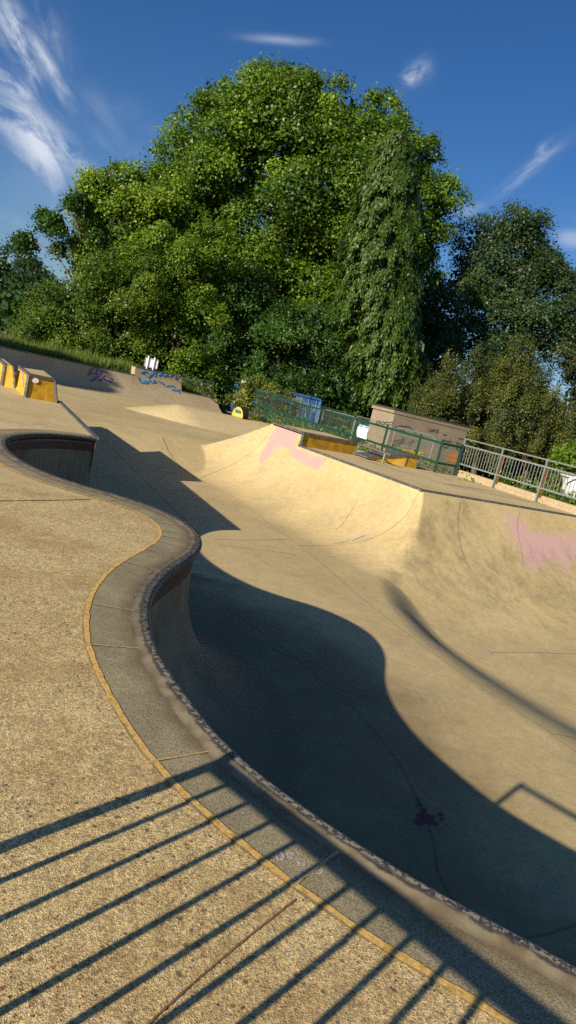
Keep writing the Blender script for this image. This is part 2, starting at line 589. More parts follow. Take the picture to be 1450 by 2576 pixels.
def build_terrain():
    g1 = np.unique(np.round(np.concatenate([np.arange(-14, -3, .4), np.arange(-3, -.36, .12), np.arange(-.36, -.05, .02), np.arange(-.05, 1.2, .035), np.arange(1.2, 5.6, .055), np.arange(5.6, 14, .3), [-.11, -.10, 0.0]]), 4))
    g2 = np.unique(np.round(np.concatenate([np.arange(-32, -11, .5), np.arange(-11, D2E1 - .2, .1), np.arange(D2E1 - .2, 0, .06), [D2E1 - .003, D2E1, D2E0 - .003, D2E0, 0.0], np.arange(0, 1.5, .035), np.arange(1.5, 9, .055), np.arange(9, 17, .3)]), 4))
    A, B = np.meshgrid(g1, g2, indexing="ij")
    Z = terrain(A, B)
    XY = xy(A, B)
    V = np.concatenate([XY, Z[..., None]], -1).reshape(-1, 3)
    n1_, n2_ = len(g1), len(g2)
    idx = np.arange(n1_ * n2_).reshape(n1_, n2_)
    ca = (g1[:-1] + g1[1:])[:, None] / 2 + 0 * g2[None, :-1]
    cb = (g2[:-1] + g2[1:])[None, :] / 2 + 0 * g1[:-1, None]
    lim = np.where(cb > D2E0, 0.0, -.105)
    drop = (ca < lim) & (cb < 0) & (cb > D2E1)
    drop |= (ca < -.36) & (cb < 0) & (cb > -10.0)
    keep = ~drop
    F = np.stack([idx[:-1, :-1], idx[1:, :-1], idx[1:, 1:], idx[:-1, 1:]], -1)[keep]
    px, py = proj(V)
    vis = V[:, 1] > 3
    p1 = np.maximum(inpoly(px, py, [(697, 1066), (757, 1086), (737, 1128), (700, 1128), (672, 1160), (655, 1174), (648, 1155), (672, 1108)]),
                    inpoly(px, py, [(737, 1119), (790, 1142), (830, 1160), (797, 1184), (770, 1172), (728, 1150)]))
    p2 = inpoly(px, py, [(1266, 1292), (1322, 1300), (1345, 1335), (1400, 1335), (1460, 1338), (1460, 1395), (1428, 1455), (1395, 1420), (1350, 1435), (1322, 1440), (1305, 1390), (1276, 1345)])
    pink = np.where(vis, np.clip(.5 + np.maximum(p1 / 17, p2 / 48), 0, 1), 0)
    pinkb = (p2 > p1) * 1.0
    a, b = d12(V)
    dirt_shade = np.clip(sstep(b, .1, .9) * sstep(b, 5.0, 1.6) * .46 * (a < 1.2), 0, 1)
    pour_shade = inpoly(px, py, [(160, 985), (310, 1012), (545, 1112), (430, 1108), (405, 1095), (250, 1100), (150, 1010)])
    dirt_shade = np.maximum(dirt_shade, np.where(vis & (b < -6), .30 * np.clip(.5 + pour_shade / 12, 0, 1), 0))  # plateau panel: troweled tone plus slope shade put into the colour
    dirt_shade = np.maximum(dirt_shade, np.where(vis, np.clip(.55 + inpoly(px, py, [(1085, 1290), (1170, 1270), (1155, 1340), (1080, 1410), (1000, 1450), (1045, 1350)]) / 160, 0, .55), 0))
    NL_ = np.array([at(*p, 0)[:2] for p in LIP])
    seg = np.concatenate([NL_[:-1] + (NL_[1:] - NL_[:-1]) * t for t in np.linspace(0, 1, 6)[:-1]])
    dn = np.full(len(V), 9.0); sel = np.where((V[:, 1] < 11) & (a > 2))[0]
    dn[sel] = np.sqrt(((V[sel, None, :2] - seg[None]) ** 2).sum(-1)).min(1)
    stain_shade = sstep(dn, 4.2, 2.1)  # floor darkens towards the near wall; bowl shadow put into the colour
    o = mesh("bowl_floor", V, F, M["floor"], None, True, {"pink": pink, "pinkb": pinkb, "dirt_shade": dirt_shade, "stain_shade": stain_shade})
    return tag(o, "wide beige concrete skate bowl floor curving up into banked walls", None, None, "structure")


LIP = [(1900, 2700), (1700, 2585), (1560, 2502), (1450, 2440), (1354, 2385), (1234, 2320), (1162, 2284), (1042.5, 2217), (918, 2140), (850.8, 2095), (755, 2029), (648, 1950), (570, 1880), (518, 1820), (466, 1746), (419, 1685), (393, 1633), (379.6, 1590), (375, 1538), (382, 1508), (397, 1477), (423, 1447), (449, 1429), (484, 1408), (505, 1388), (511, 1369), (508, 1352), (495, 1336), (468.5, 1316), (434, 1298), (390, 1279), (347, 1263.5), (312, 1253), (265, 1240), (195, 1220), (134.5, 1200.6), (87, 1179), (48, 1157), (26, 1140), (15, 1122.6), (16, 1111), (27, 1103), (48, 1098.5), (87, 1095), (130, 1094.5), (173.5, 1097), (217, 1101.5), (243, 1105)]
bowl = build_terrain()


def pathpx(pts, step=7.0):
    out = []
    for (a, b) in zip(pts[:-1], pts[1:]):
        L = math.hypot(b[0] - a[0], b[1] - a[1])
        n = max(1, int(L / step))
        for i in range(n):
            out.append((a[0] + (b[0] - a[0]) * i / n, a[1] + (b[1] - a[1]) * i / n))
    out.append(pts[-1])
    return out


def smooth(pts, it=2):
    """Chaikin corner cutting for open pixel polylines"""
    for _ in range(it):
        q = [pts[0]]
        for a, b in zip(pts[:-1], pts[1:]):
            q += [(a[0] * .75 + b[0] * .25, a[1] * .75 + b[1] * .25), (a[0] * .25 + b[0] * .75, a[1] * .25 + b[1] * .75)]
        q.append(pts[-1])
        pts = q
    return pts


SEAMS = [
    ([(590, 1250), (660, 1305), (750, 1370), (805, 1413), (943, 1534), (1139, 1681), (1345, 1817), (1460, 1900)], .016),
    ([(410, 1100), (430, 1150), (470, 1190), (520, 1215), (590, 1250)], .03),
    ([(1228, 1641), (1340, 1642), (1460, 1646)], .016),
    ([(540, 1357), (620, 1360), (720, 1357)], .022),
    ([(560, 1373), (650, 1382), (745, 1396)], .016),
    ([(575, 1530), (700, 1620), (800, 1700), (900, 1790), (985, 1890), (1050, 2000), (1095, 2120), (1098, 2200), (1160, 2290), (1240, 2345), (1330, 2365), (1460, 2325)], .014),
    ([(575, 1572), (640, 1610), (720, 1648), (780, 1665), (830, 1672)], .010),
    ([(692, 1068), (655, 1120), (618, 1150), (568, 1178), (507, 1201)], .02),
    ([(1158, 1264), (1150, 1330), (1165, 1400), (1200, 1460), (1290, 1530)], .022),
    ([(1052, 1242), (1020, 1305), (945, 1355), (860, 1372), (755, 1373)], .014),
    ([(262, 1106), (338, 1184), (412, 1256), (505, 1345)], .02),
    ([(345, 1183), (420, 1187), (500, 1199)], .02),
    ([(1308, 1288), (1300, 1330), (1312, 1380), (1316, 1420)], .016),
    ([(1385, 1845), (1460, 1860)], .014),
    ([(900, 1258), (870, 1310), (845, 1335)], .012),
    ([(640, 1395), (700, 1440), (760, 1452)], .010),
]
jp, jw = [], []
for pts, w in SEAMS:
    jp.append([hit(*p) for p in pathpx(smooth(pts))]); jw.append(w * .55)
ribbon(jp, jw, .006, "expansion_joint", M["joint"], bowl, jitter=.35)
# red paint blot on the floor
blot = MB()
for cx_, cy_, r0_ in ((1064, 2056, 17), (1078, 2066, 13), (1054, 2068, 14), (1086, 2058, 9), (1066, 2040, 9), (1056, 2026, 6), (1050, 2014, 6), (1109, 2050, 6), (1112, 2062, 5), (1096, 2074, 7)):
    n_ = 22; ph = [random.uniform(.55, 1.25) for _ in range(n_)]
    blot.add([hit(cx_ + r0_ * ph[i] * math.cos(6.283 * i / n_), cy_ + r0_ * .8 * ph[i] * math.sin(6.283 * i / n_)) + np.array([0, 0, .004 + .0007 * len(blot.F)]) for i in range(n_)], [tuple(range(n_))])
blot.build("paint_blot", M["red"], bowl)
pb = MB()
for poly in ([(835, 1368), (880, 1352), (940, 1333), (925, 1345), (880, 1362)], [(1195, 1622), (1222, 1640), (1240, 1642), (1232, 1652), (1205, 1640)]):
    pb.add([hit(*p) + np.array([0, 0, .006]) for p in poly], [tuple(range(len(poly)))])
M["patch"] = concrete("patch_concrete", (.50, .42, .26), (.42, .36, .24), None, 120, .25, bump=.1)
pb.build("concrete_patch", M["patch"], bowl)

# ------------------------------------------------------------------ near bowl: lip curve, wall, slabs, deck


def resample(P, step, sm=3):
    P = np.asarray(P, float)
    for _ in range(sm):
        Q = P.copy()
        Q[1:-1] = P[1:-1] * .5 + (P[:-2] + P[2:]) * .25
        P = Q
    # dense catmull-rom then even spacing
    pts = []
    for i in range(len(P) - 1):
        p0, p1, p2, p3 = P[max(i - 1, 0)], P[i], P[i + 1], P[min(i + 2, len(P) - 1)]
        for t in np.linspace(0, 1, 12, endpoint=False):
            pts.append(.5 * (2 * p1 + (p2 - p0) * t + (2 * p0 - 5 * p1 + 4 * p2 - p3) * t * t + (3 * p1 - p0 - 3 * p2 + p3) * t ** 3))
    pts.append(P[-1]); pts = np.array(pts)
    s = np.concatenate([[0], np.cumsum(np.linalg.norm(np.diff(pts, axis=0), axis=1))])
    n = int(s[-1] / step)
    q = np.linspace(0, s[-1], n)
    return np.stack([np.interp(q, s, pts[:, k]) for k in range(pts.shape[1])], 1), q


lip, lipS = resample([at(*p, 0)[:2] for p in LIP], .035, 1)
for _ in range(10):
    lip[1:-1] = lip[1:-1] * .5 + (lip[:-2] + lip[2:]) * .25
tan = np.gradient(lip, axis=0); tan /= np.linalg.norm(tan, axis=1)[:, None]
nrm = np.stack([tan[:, 1], -tan[:, 0]], 1)          # towards the bowl
for _ in range(6):
    nrm[1:-1] = nrm[1:-1] * .5 + (nrm[:-2] + nrm[2:]) * .25
nrm /= np.linalg.norm(nrm, axis=1)[:, None]
nL = len(lip)
print("lip length", lipS[-1], "normal check", nrm[nL // 4], nrm[nL // 2])

# wall profile: d outwards into the bowl, z
TR = -ZF - .30
prof = [(-.035, -.055), (-.05, -.075), (-.05, -.10), (-.045, -.16), (-.045, -.23), (-.04, -.30)]
for k in range(1, 15):
    a = math.pi / 2 * k / 14
    prof.append((-.04 + TR * (1 - math.cos(a)), -.30 - TR * math.sin(a)))
prof = np.array(prof)
arc = np.concatenate([[0.05], .05 + np.cumsum(np.linalg.norm(np.diff(prof, axis=0), axis=1))])


def cum_limit():
    lim = np.full(nL, 9.0)
    for d in np.arange(.1, TR + .05, .05):
        Q = lip + nrm * d
        dd = np.sqrt(((Q[:, None, :] - lip[None, ::3, :]) ** 2).sum(-1)).min(1)
        bad = dd < d - .03
        lim = np.where(bad & (lim > 8), d - .05, lim)
    return lim


lim = cum_limit()
for _ in range(4):
    lim[1:-1] = np.minimum(lim[1:-1], (lim[:-2] + lim[2:]) / 2 + .01)
V, UV, F = [], [], []
npf = len(prof)
for i in range(nL):
    for j in range(npf):
        d, z = prof[j]
        if d > lim[i]:
            d = lim[i]
            z = -.30 - math.sqrt(max(TR ** 2 - (TR - d - .04) ** 2, 0)) - .05 * (j - npf + 14) * .1
        p = lip[i] + nrm[i] * d
        V.append((p[0], p[1], z + (.004 if j == npf - 1 else 0)))
        UV.append((lipS[i], arc[j]))
for i in range(nL - 1):
    for j in range(npf - 1):
        a = i * npf + j
        F.append((a, a + 1, a + npf + 1, a + npf))
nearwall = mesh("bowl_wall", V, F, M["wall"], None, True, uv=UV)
tag(nearwall, "dark streaked curved concrete wall of the near bowl in shade", None, None, "structure")
# end cap by the far-left corner
capV = [(V[(nL - 1) * npf + j]) for j in range(npf)]
q = lip[-1] - nrm[-1] * .06
cap = [(q[0], q[1], -.05), *capV, (q[0], q[1], ZF)]
mesh("wall_end", cap, [tuple(range(len(cap)))[::-1]], M["wall"], nearwall, uv=[(0, .5 + .1 * k) for k in range(len(cap))])

# slab width from the photograph's mortar line, averaged over the curve
W_ = [np.sqrt(((at(x, y, 0)[:2] - lip) ** 2).sum(1)).min() for x, y in
      [(226, 1590), (227, 1538), (239, 1494), (260, 1724), (316, 1824), (414, 1945), (530, 2067), (643, 2163), (803, 2292), (971, 2412), (1162, 2529), (411, 1353), (347, 1294), (182, 1237)]]
print("slab widths", np.round(W_, 2))
SW = float(np.median(W_))


def clean_offset(d):
    """offset curve to the deck side with loops removed"""
    Q = lip - nrm * d
    dd = np.sqrt(((Q[:, None, :] - lip[None, ::2, :]) ** 2).sum(-1)).min(1)
    return Q, dd > d - .02


inner, okm = clean_offset(SW)
INN, _ = resample(inner[okm][::4], .06, 2)

deck_edge_far = at(150, 1012, 0)[:2]
# near deck (one sheet to the mortar line, the far-left deck beyond)
corner = lip[-1]


def tri_fill(name, loop, z, mat, label):
    import bmesh
    bm = bmesh.new()
    vs = [bm.verts.new((p[0], p[1], z)) for p in loop]
    es = [bm.edges.new((vs[i], vs[(i + 1) % len(vs)])) for i in range(len(vs))]
    bmesh.ops.triangle_fill(bm, edges=es, use_beauty=True, normal=(0, 0, 1))
    bmesh.ops.recalc_face_normals(bm, faces=bm.faces)
    me = bpy.data.meshes.new(name)
    bm.to_mesh(me); bm.free()
    if len(me.polygons) and me.polygons[0].normal.z < 0: me.flip_normals()
    me.materials.append(mat)
    o = link(name, me)
    return tag(o, label, None, None, "structure")


# split the deck where the panel joint runs (pixel row 1260 left)
j0, j1 = at(-900, 1262, 0)[:2], at(232, 1258, 0)[:2]
k0, k1 = at(-900, 1040, 0)[:2], at(40, 1081, 0)[:2]
ie = int(np.argmin(((INN - j1) ** 2).sum(1)))
ik = int(np.argmin(((INN - k1) ** 2).sum(1)))
near_loop = [(3.5, -5), (-12, -5), (-12, j0[1])] + [tuple(INN[ie])] + [tuple(p) for p in INN[:ie][::-1]] + [(INN[0][0] + .8, INN[0][1] - 1.4)]
tri_fill("near_deck", near_loop, 0.0, M["deck"], "sandy exposed aggregate deck in the foreground")
mid_loop = [tuple(p) for p in INN[ie:]] + [tuple(corner + np.array([-.05, .25]))]
e1 = deck_edge_far; dirE = (deck_edge_far - corner) / np.linalg.norm(deck_edge_far - corner)
mid_loop += [tuple(e1), tuple(e1 + np.array([-1.0, 1.6])), (-16, e1[1] + 3.0), (-16, j0[1]), (-12, j0[1])]
tri_fill("left_deck", mid_loop, 0.0, M["deck_far"], "pale concrete deck left of the bowl carrying the yellow ledges")

# deck side below the left edge (faces the bowl)
sb = MB()
for a, b in ((corner, e1), (e1, e1 + np.array([-1.0, 1.6])), (e1 + np.array([-1.0, 1.6]), np.array([-16, e1[1] + 3.0]))):
    sb.add([(a[0], a[1], 0), (b[0], b[1], 0), (b[0], b[1], ZF - .2), (a[0], a[1], ZF - .2)], [(0, 1, 2, 3)])
tag(sb.build("deck_side_wall", M["ramp"]), "plain concrete drop under the left deck edge", None, None, "structure")

# coping: slabs, lip, mortar
cop = empty("coping", (lip[nL // 3][0], lip[nL // 3][1], 0))
tag(cop, "grey concrete coping slabs with worn black lip snaking round the near bowl", "coping")
bpy.context.view_layer.update()


def local(o, parent):
    o.parent = parent
    o.matrix_parent_inverse = Matrix.Translation(-parent.location)
    return o


# joints read off the photograph (pixel on the lip) -> nearest lip index
cuts_px = [(1700, 2585), (1490, 2460), (895, 2120), (575, 1885), (393, 1640), (376, 1545), (425, 1447), (478, 1413), (503, 1390), (511, 1372), (507, 1352), (480, 1326), (392, 1280), (315, 1255), (268, 1241), (140, 1202), (90, 1180), (15, 1120), (40, 1100), (105, 1094)]
cuts = sorted(int(np.argmin(((at(*p, 0)[:2] - lip) ** 2).sum(1))) for p in cuts_px)
cuts = [0] + [c for c in cuts if 5 < c < nL - 5] + [nL - 1]
inn_of = np.zeros((nL, 2))
for i in range(nL):
    inn_of[i] = lip[i] - nrm[i] * (SW + .018)
for i in np.where(~okm)[0]:
    inn_of[i] = INN[np.argmin(((INN - inn_of[i]) ** 2).sum(1))]
for _ in range(3):
    inn_of[1:-1] = inn_of[1:-1] * .5 + (inn_of[:-2] + inn_of[2:]) * .25
LW = .125
for s0, s1 in zip(cuts[:-1], cuts[1:]):
    V, F, E = [], [], []
    r = list(range(s0, s1 + 1, 2))
    if r[-1] != s1: r.append(s1)
    na = 7
    for q_, i in enumerate(r):
        for j in range(na):
            t = j / (na - 1)
            a = inn_of[i]; b = lip[i] - nrm[i] * LW
            p = a * (1 - t) + b * t
            sh = (.005 if q_ == 0 else (-.005 if q_ == len(r) - 1 else 0))
            p = p + tan[i] * sh
            V.append((p[0], p[1], .006 + .002 * t)); E.append(t)
    for i in range(len(r) - 1):
        for j in range(na - 1):
            a = i * na + j
            F.append((a, a + na, a + na + 1, a + 1))
    o = mesh("coping_slab", V, F, M["slab"], None, False, {"edge": E})
    if o.data.polygons[0].normal.z < 0: o.data.flip_normals()
    local(o, cop)
lp = [(-LW, .008), (-.112, .009), (-.10, .012), (-.085, .017), (-.068, .022), (-.05, .025), (-.033, .025), (-.017, .020), (-.005, .010), (.003, -.006), (.002, -.026), (-.012, -.046), (-.035, -.055)]
V, F, UV = [], [], []
for i in range(nL):
    for j, (d, z) in enumerate(lp):
        p = lip[i] + nrm[i] * d
        V.append((p[0], p[1], z)); UV.append((lipS[i], j / (len(lp) - 1)))
for i in range(nL - 1):
    for j in range(len(lp) - 1):
        a = i * len(lp) + j
        F.append((a, a + len(lp), a + len(lp) + 1, a + 1))
o = mesh("coping_lip", V, F, M["lip"], None, True, uv=UV)
local(o, cop)
mp = [[(p[0], p[1], 0) for p in INN[:int(len(INN) * .96)]]]
o = ribbon(mp, .030, .009, "mortar_joint", M["mortar"], None, jitter=.22); local(o, cop)
cj = []
for c in cuts[1:-1]:
    a, b = inn_of[c], lip[c] - nrm[c] * .10
    cj.append([(*(a * (1 - t) + b * t), 0) for t in np.linspace(0, 1, 14)])
for k, c_ in enumerate(cj):
    o = ribbon([c_], {0: .012, 1: .014, 2: .014}.get(k, .010), .0105, "cross_joint", M["mortar_faint"] if k < 6 else M["joint_pale"], None, jitter=.3); local(o, cop)
# faint chalk letters on the slab
CH = []
def chalk(pts):
    CH.append([at(x, y, .007) for x, y in smooth(pts, 1)])
for st in ([(693, 2150), (700, 2163), (712, 2162), (714, 2150), (704, 2143), (694, 2147)], [(722, 2146), (728, 2158), (738, 2160)], [(728, 2150), (738, 2146)],
           [(750, 2168), (758, 2180), (770, 2174)], [(748, 2210), (756, 2196), (768, 2206)], [(765, 2188), (776, 2200), (790, 2196)], [(776, 2178), (788, 2186)], [(790, 2190), (802, 2200), (812, 2192)], [(735, 2205), (742, 2216)]):
    chalk(st)
o = ribbon(CH, .011, .0015, "chalk_mark", M["chalk"], None, jitter=.5); local(o, cop)
# deck joints
dj = empty("deck_joint", (0, 0, 0))
bpy.data.objects.remove(dj)
dpaths = [[at(x, y, 0) for x, y in pathpx([(-900, 1264), (0, 1260.5), (120, 1259), (228, 1256.5)], 10)],
          [at(x, y, 0) for x, y in pathpx([(-700, 1045), (0, 1079), (60, 1083)], 10)],
          [at(x, y, 0) for x, y in pathpx([(330, 2625), (389, 2563), (480, 2480), (600, 2378), (700, 2298), (744, 2264)], 10)]]
M["soil"] = plain("brown_soil", (.20, .13, .06), .95, 0, .3, 30)
ob = ribbon(dpaths, [.018, .018, .006], .004, "deck_joint", M["soil"], bpy.data.objects["near_deck"], jitter=.3)

# edge steel along the left deck side
eb = MB()
eb.bar((*corner, .012), (*e1, .012), .09, .05)
tag(eb.build("steel_edge", M["edge"]), "thin dark steel edge running from the bowl corner to the yellow ledge", "coping edge")

# ------------------------------------------------------------------ right deck with raised end, edges, ledge, rail
G1, G3 = at(1146.6, 1197, 0)[:2], at(1347, 1262, 0)[:2]
GD = (G3 - G1) / np.linalg.norm(G3 - G1)
GN = np.array([GD[1], -GD[0]])
if GN @ np.array([0, -1]) > 0: GN = -GN      # away from the camera
P10 = at(1092, 1188, 0)[:2]
far_l = xy(np.array(-.105), np.array(D2E1))
GMAX = float(-d12(G1)[1] / (GD @ N2)) - .25
rd = [xy(np.array(0.), np.array(0.)), xy(np.array(0.), np.array(D2E0)), xy(np.array(-.105), np.array(D2E0)), far_l,
      xy(np.array(-4.0), np.array(D2E1 - 1.5)), P10 + np.array([.1, 1.2]), G1 + GN * .5, xy(np.array(float(d12(G1 + GD * GMAX)[0]) - 1.2), np.array(-.4)), xy(np.array(float(d12(G1 + GD * GMAX)[0]) - 1.2), np.array(0.))]
tri_fill("right_deck", rd, 0.0, M["deck_far"], "raised pale concrete deck right of the bowl")
ce = MB()
Pq = lambda a, b, z: np.array([*xy(np.array(float(a)), np.array(float(b))), z])
ce.bar(Pq(-.045, -.02, .004), Pq(-.045, D2E0 + .05, .004), .11, .05)
ce.bar(Pq(.05, -.045, .003), Pq(-10, -.045, .003), .11, .05)
tag(ce.build("steel_edge", M["edge"]), "dark steel coping angling round the hip of the right deck", "coping edge")
# raised platform
YL, YR = at(751, 1115.6, 0)[:2], at(897, 1144.5, 0)[:2]
TL, TR_ = at(763, 1088, ZU)[:2], at(900, 1114, ZU)[:2]
yl = Pq(-.105, D2E0, 0)[:2]
yd = (YR - YL) / np.linalg.norm(YR - YL)
yr = TR_
back = far_l + (yr - yl) * .9 + np.array([.15, .2])
plat = MB()
plat.add([(*yl, ZU), (*yr, ZU), (*back, ZU), (*far_l, ZU), (*back, -.3), (*yr, -.02), (*yl, -.02), (*far_l, -.3)], [(0, 1, 2, 3), (1, 5, 4, 2), (2, 4, 7, 3)])
pl = plat.build("raised_platform", M["deck_far"])
tag(pl, "raised concrete platform with a yellow painted side above the pink painted wall", "platform")
yf = MB()
fn = np.cross([*(yr - yl), 0], [0, 0, 1.]); fn /= np.linalg.norm(fn)
yl3, yr3 = np.array([*yl, 0]), np.array([*yr, 0])
a0, a1 = yl3 + (yr3 - yl3) * .015, yl3 + (yr3 - yl3) * .99
yf.add([a0, a1, a1 + [0, 0, ZU - .03], a0 + [0, 0, ZU - .03]], [(0, 1, 2, 3)])
yf.build("painted_side", M["yellow_dark"], pl)
ed = MB()
ed.bar((*yl, ZU - .01), (*yr, ZU - .01), .08, .07)
ed.bar((*yl, ZU - .006), (*far_l, ZU - .006), .08, .06)
ed.bar((*yl, 0), (*yl, ZU - .04), .07, .07)
ed.bar((*yr, 0), (*yr, ZU - .04), .07, .07)
ed.build("steel_edge", M["edge"], pl)

# grind rail
gp = at(962, 1168, 0)
gr = empty("grind_rail", tuple(gp))
tag(gr, "short round grind rail on one worn post beside the yellow platform", "grind rail")
hgt = min(np.linspace(.2, .8, 121), key=lambda z: abs(proj(gp + np.array([0, 0, z]))[1] - 1140))
ra = np.array([*yr, ZU - .02]); dirr = (gp + np.array([0, 0, hgt]) - ra); rb = ra + dirr * 1.22
r_ = MB(); r_.tube([ra - gp, rb - gp], .035, 10, cap=False); r_.tube([ra - gp, rb - gp], .028, 10, cap=False)
r_.build("pipe", M["steel"], gr, True)
r_ = MB(); r_.tube([(0, 0, 0), (0, 0, hgt)], .032, 10); r_.box((0, 0, .008), (.14, .14, .016)); r_.build("post", M["galv"], gr, False)
# sloped yellow ledge behind it
wl, wm, wr = at(925, 1156, 0), at(1018, 1174, 0), at(1045, 1179, 0)
wh = min(np.linspace(.2, .9, 141), key=lambda z: abs(proj(wm + np.array([0, 0, z]))[1] - 1147))
wd = (wr - wm); bk = np.array([-wd[1], wd[0], 0]); bk = bk / np.linalg.norm(bk) * .6
if bk[1] < 0: bk = -bk
wg = empty("sloped_ledge", tuple(wm))
tag(wg, "yellow wedge ledge with a sloping dark metal top in front of the green fence", "ledge")
b = MB()
low = wl - wm; r2 = wr - wm
b.add([low + [0, 0, .03], [0, 0, 0], [0, 0, wh], low + bk + [0, 0, .03], bk, bk + [0, 0, wh]], [(0, 1, 2), (3, 5, 4)])
b.build("side", M["yellow"], wg)
b = MB()
b.add([[0, 0, 0], r2, r2 + [0, 0, wh], [0, 0, wh], bk, r2 + bk, r2 + bk + [0, 0, wh], bk + [0, 0, wh]], [(0, 1, 2, 3), (1, 5, 6, 2), (5, 4, 7, 6)])
b.build("end_face", M["yellow_dark"], wg)
b = MB()
mid = bk / 2
b.bar(low * 1.02 + mid + [0, 0, .06], mid + [0, 0, wh + .03], .70, .055)
b.bar(mid + [0, 0, wh + .03], mid + r2 * 1.25 + [0, 0, wh + .03], .70, .05)
b.build("metal_top", M["edge"], wg)
for q_ in (np.zeros(3), r2):
    b = MB(); b.bar(q_ + [0, 0, .02], q_ + [0, 0, wh], .04, .04); b.build("corner_strip", M["edge"], wg)
# deck joint on the right deck
ribbon([[at(x, y, 0) for x, y in pathpx([(905, 1153), (1000, 1184), (1116, 1217), (1280, 1252), (1450, 1285)], 12)], [at(x, y, 0) for x, y in pathpx([(1116, 1217), (1240, 1236), (1330, 1262)], 12)]], .035, .006, "deck_joint", M["joint"], bpy.data.objects["right_deck"])

# ------------------------------------------------------------------ yellow ledges on the left deck


def ledge(base, topz, name, label, faces):
    e = empty(name, tuple(base))
    tag(e, label, "ledge", "yellow ledges on the left deck")
    return e


A_, B_, C_, R_ = at(63, 999, 0), at(43, 979, 0), at(26, 974.5, 0), at(143, 1014, 0)
bz = min(np.linspace(.3, .8, 101), key=lambda z: np.hypot(*(np.array(proj(A_ + np.array([0, 0, z]))) - (72, 942))))
Ft, Gt, Dt = at(138, 955, bz), at(109, 932, bz), at(49, 923, bz)
Et = A_ + np.array([0, 0, bz])
R2_ = R_ + (Gt - Ft) * np.array([1, 1, 0])
bx = empty("yellow_ledge", tuple(A_))
tag(bx, "worn yellow concrete block with grey steel edges, whole in view on the left deck", "ledge", "yellow ledges on the left deck")
L_ = lambda *P: [p - A_ for p in P]
b = MB(); b.add(L_(A_, R_, Ft, Et), [(0, 1, 2, 3)]); b.build("front_face", M["yellow_dark"], bx)
b = MB(); b.add(L_(A_, Et, Dt, B_, C_), [(0, 1, 2, 3), (2, 4, 3)]); b.build("side_face", M["yellow"], bx)
b = MB(); b.add(L_(R_, R2_, Gt, Ft, C_, Dt), [(0, 1, 2, 3), (1, 4, 5, 2)]); b.build("back_face", M["yellow_dark"], bx)
b = MB(); b.add(L_(Et, Ft, Gt, Dt), [(0, 1, 2, 3)]); b.build("top_face", M["deck_far"], bx)
b = MB()
for a, c, w in ((A_, Et, .055), (Et, Ft, .06), (Et, Dt, .06), (Ft, R_, .05), (Dt, Gt, .03), (Ft, Gt, .03)):
    b.bar(a - A_, c - A_, w, w)
b.build("steel_edge", M["edge"], bx)
M["sticker"] = plain("sticker_print", (.75, .74, .72), .6, 0, .3, 30, (.12, .11, .12), (.56, .6))
sk = MB(); fx = (R_ - A_) / np.linalg.norm(R_ - A_); fnn = np.cross(fx, [0, 0, 1.]);
c0 = (Et - A_) * .80 + fx * .16 + (Ft - Et) * 0 - fnn * np.sign(fnn @ (A_ - CAM)) * .012 + ((R_ - A_) * 0)
sk.add([c0 + fx * .075 * math.cos(t) + np.array([0, 0, .06 * math.sin(t)]) for t in np.linspace(0, 6.28, 11)[:-1]], [tuple(range(10))])
sk.build("sticker", M["sticker"], bx)
pk = MB(); n_ = np.cross(Et - A_, Dt - A_); n_ = n_ / np.linalg.norm(n_)
if n_ @ (CAM - A_) < 0: n_ = -n_
s0 = (Dt - Et)
pk.add([(Et - A_) * h + s0 * t * (.4 + .6 * h) + n_ * .006 for h, t in ((.95, .45), (.95, .72), (.7, .7), (.45, .55), (.3, .42), (.5, .38))], [tuple(range(6))])
M["pinkp"] = plain("pink_paint", (.50, .22, .20), .7, 0, .2, 9)
pk.build("paint_patch", M["pinkp"], bx)
# second ledge, cut by the frame
A2, P2 = at(3.9, 970, 0), at(38, 977.5, 0)
E2 = A2 + np.array([0, 0, bz])
fr2 = (P2 - A2)
F2t = A2 + fr2 * .62 + np.array([0, 0, bz])
bkv = (B_ - A_) * np.array([1, 1, 0]) * 1.5
bx2 = empty("yellow_ledge", tuple(A2))
tag(bx2, "yellow concrete block cut off by the left edge of the photo", "ledge", "yellow ledges on the left deck")
b = MB(); b.add([p - A2 for p in (A2, P2, F2t, E2)], [(0, 1, 2, 3)]); b.build("front_face", M["yellow"], bx2)
b = MB(); b.add([p - A2 for p in (A2, E2, E2 + bkv, A2 + bkv)], [(0, 1, 2, 3)]); b.build("side_face", M["yellow"], bx2)
b = MB(); b.add([p - A2 for p in (E2, F2t, F2t + bkv, E2 + bkv)], [(0, 1, 2, 3)]); b.add([p - A2 for p in (F2t, P2, P2 + bkv, F2t + bkv)], [(0, 1, 2, 3)]); b.add([p - A2 for p in (A2 + bkv, P2 + bkv, F2t + bkv, E2 + bkv)], [(0, 1, 2, 3)]); b.build("top_face", M["deck_far"], bx2)
b = MB(); b.bar(A2 - A2, E2 - A2, .06, .06); b.bar(E2 - A2, E2 + bkv - A2, .06, .06); b.bar(F2t - A2, P2 - A2, .04, .04); b.build("steel_edge", M["edge"], bx2)

# ------------------------------------------------------------------ far quarter pipe and far bank
fa, fb_ = at(143, 967.5, ZP)[:2], at(385, 1013, ZP)[:2]
fd = (fb_ - fa) / np.linalg.norm(fb_ - fa)
fn2 = np.array([-fd[1], fd[0]])
if fn2[1] < 0: fn2 = -fn2
ZT = .15
# end of the ramp along the line, from pixels
def s_at(x, y, z):
    p = at(x, y, z)[:2]
    return float((p - fa) @ fd)
OFF = 1.55
sA = -12.0


def on_lip(x, y):
    o_ = fa + fn2 * OFF
    d = ray(x, y)
    t = ((o_ - CAM[:2]) @ fn2) / (d[:2] @ fn2)
    p = CAM + d * t
    return float((p[:2] - fa) @ fd), float(p[2])


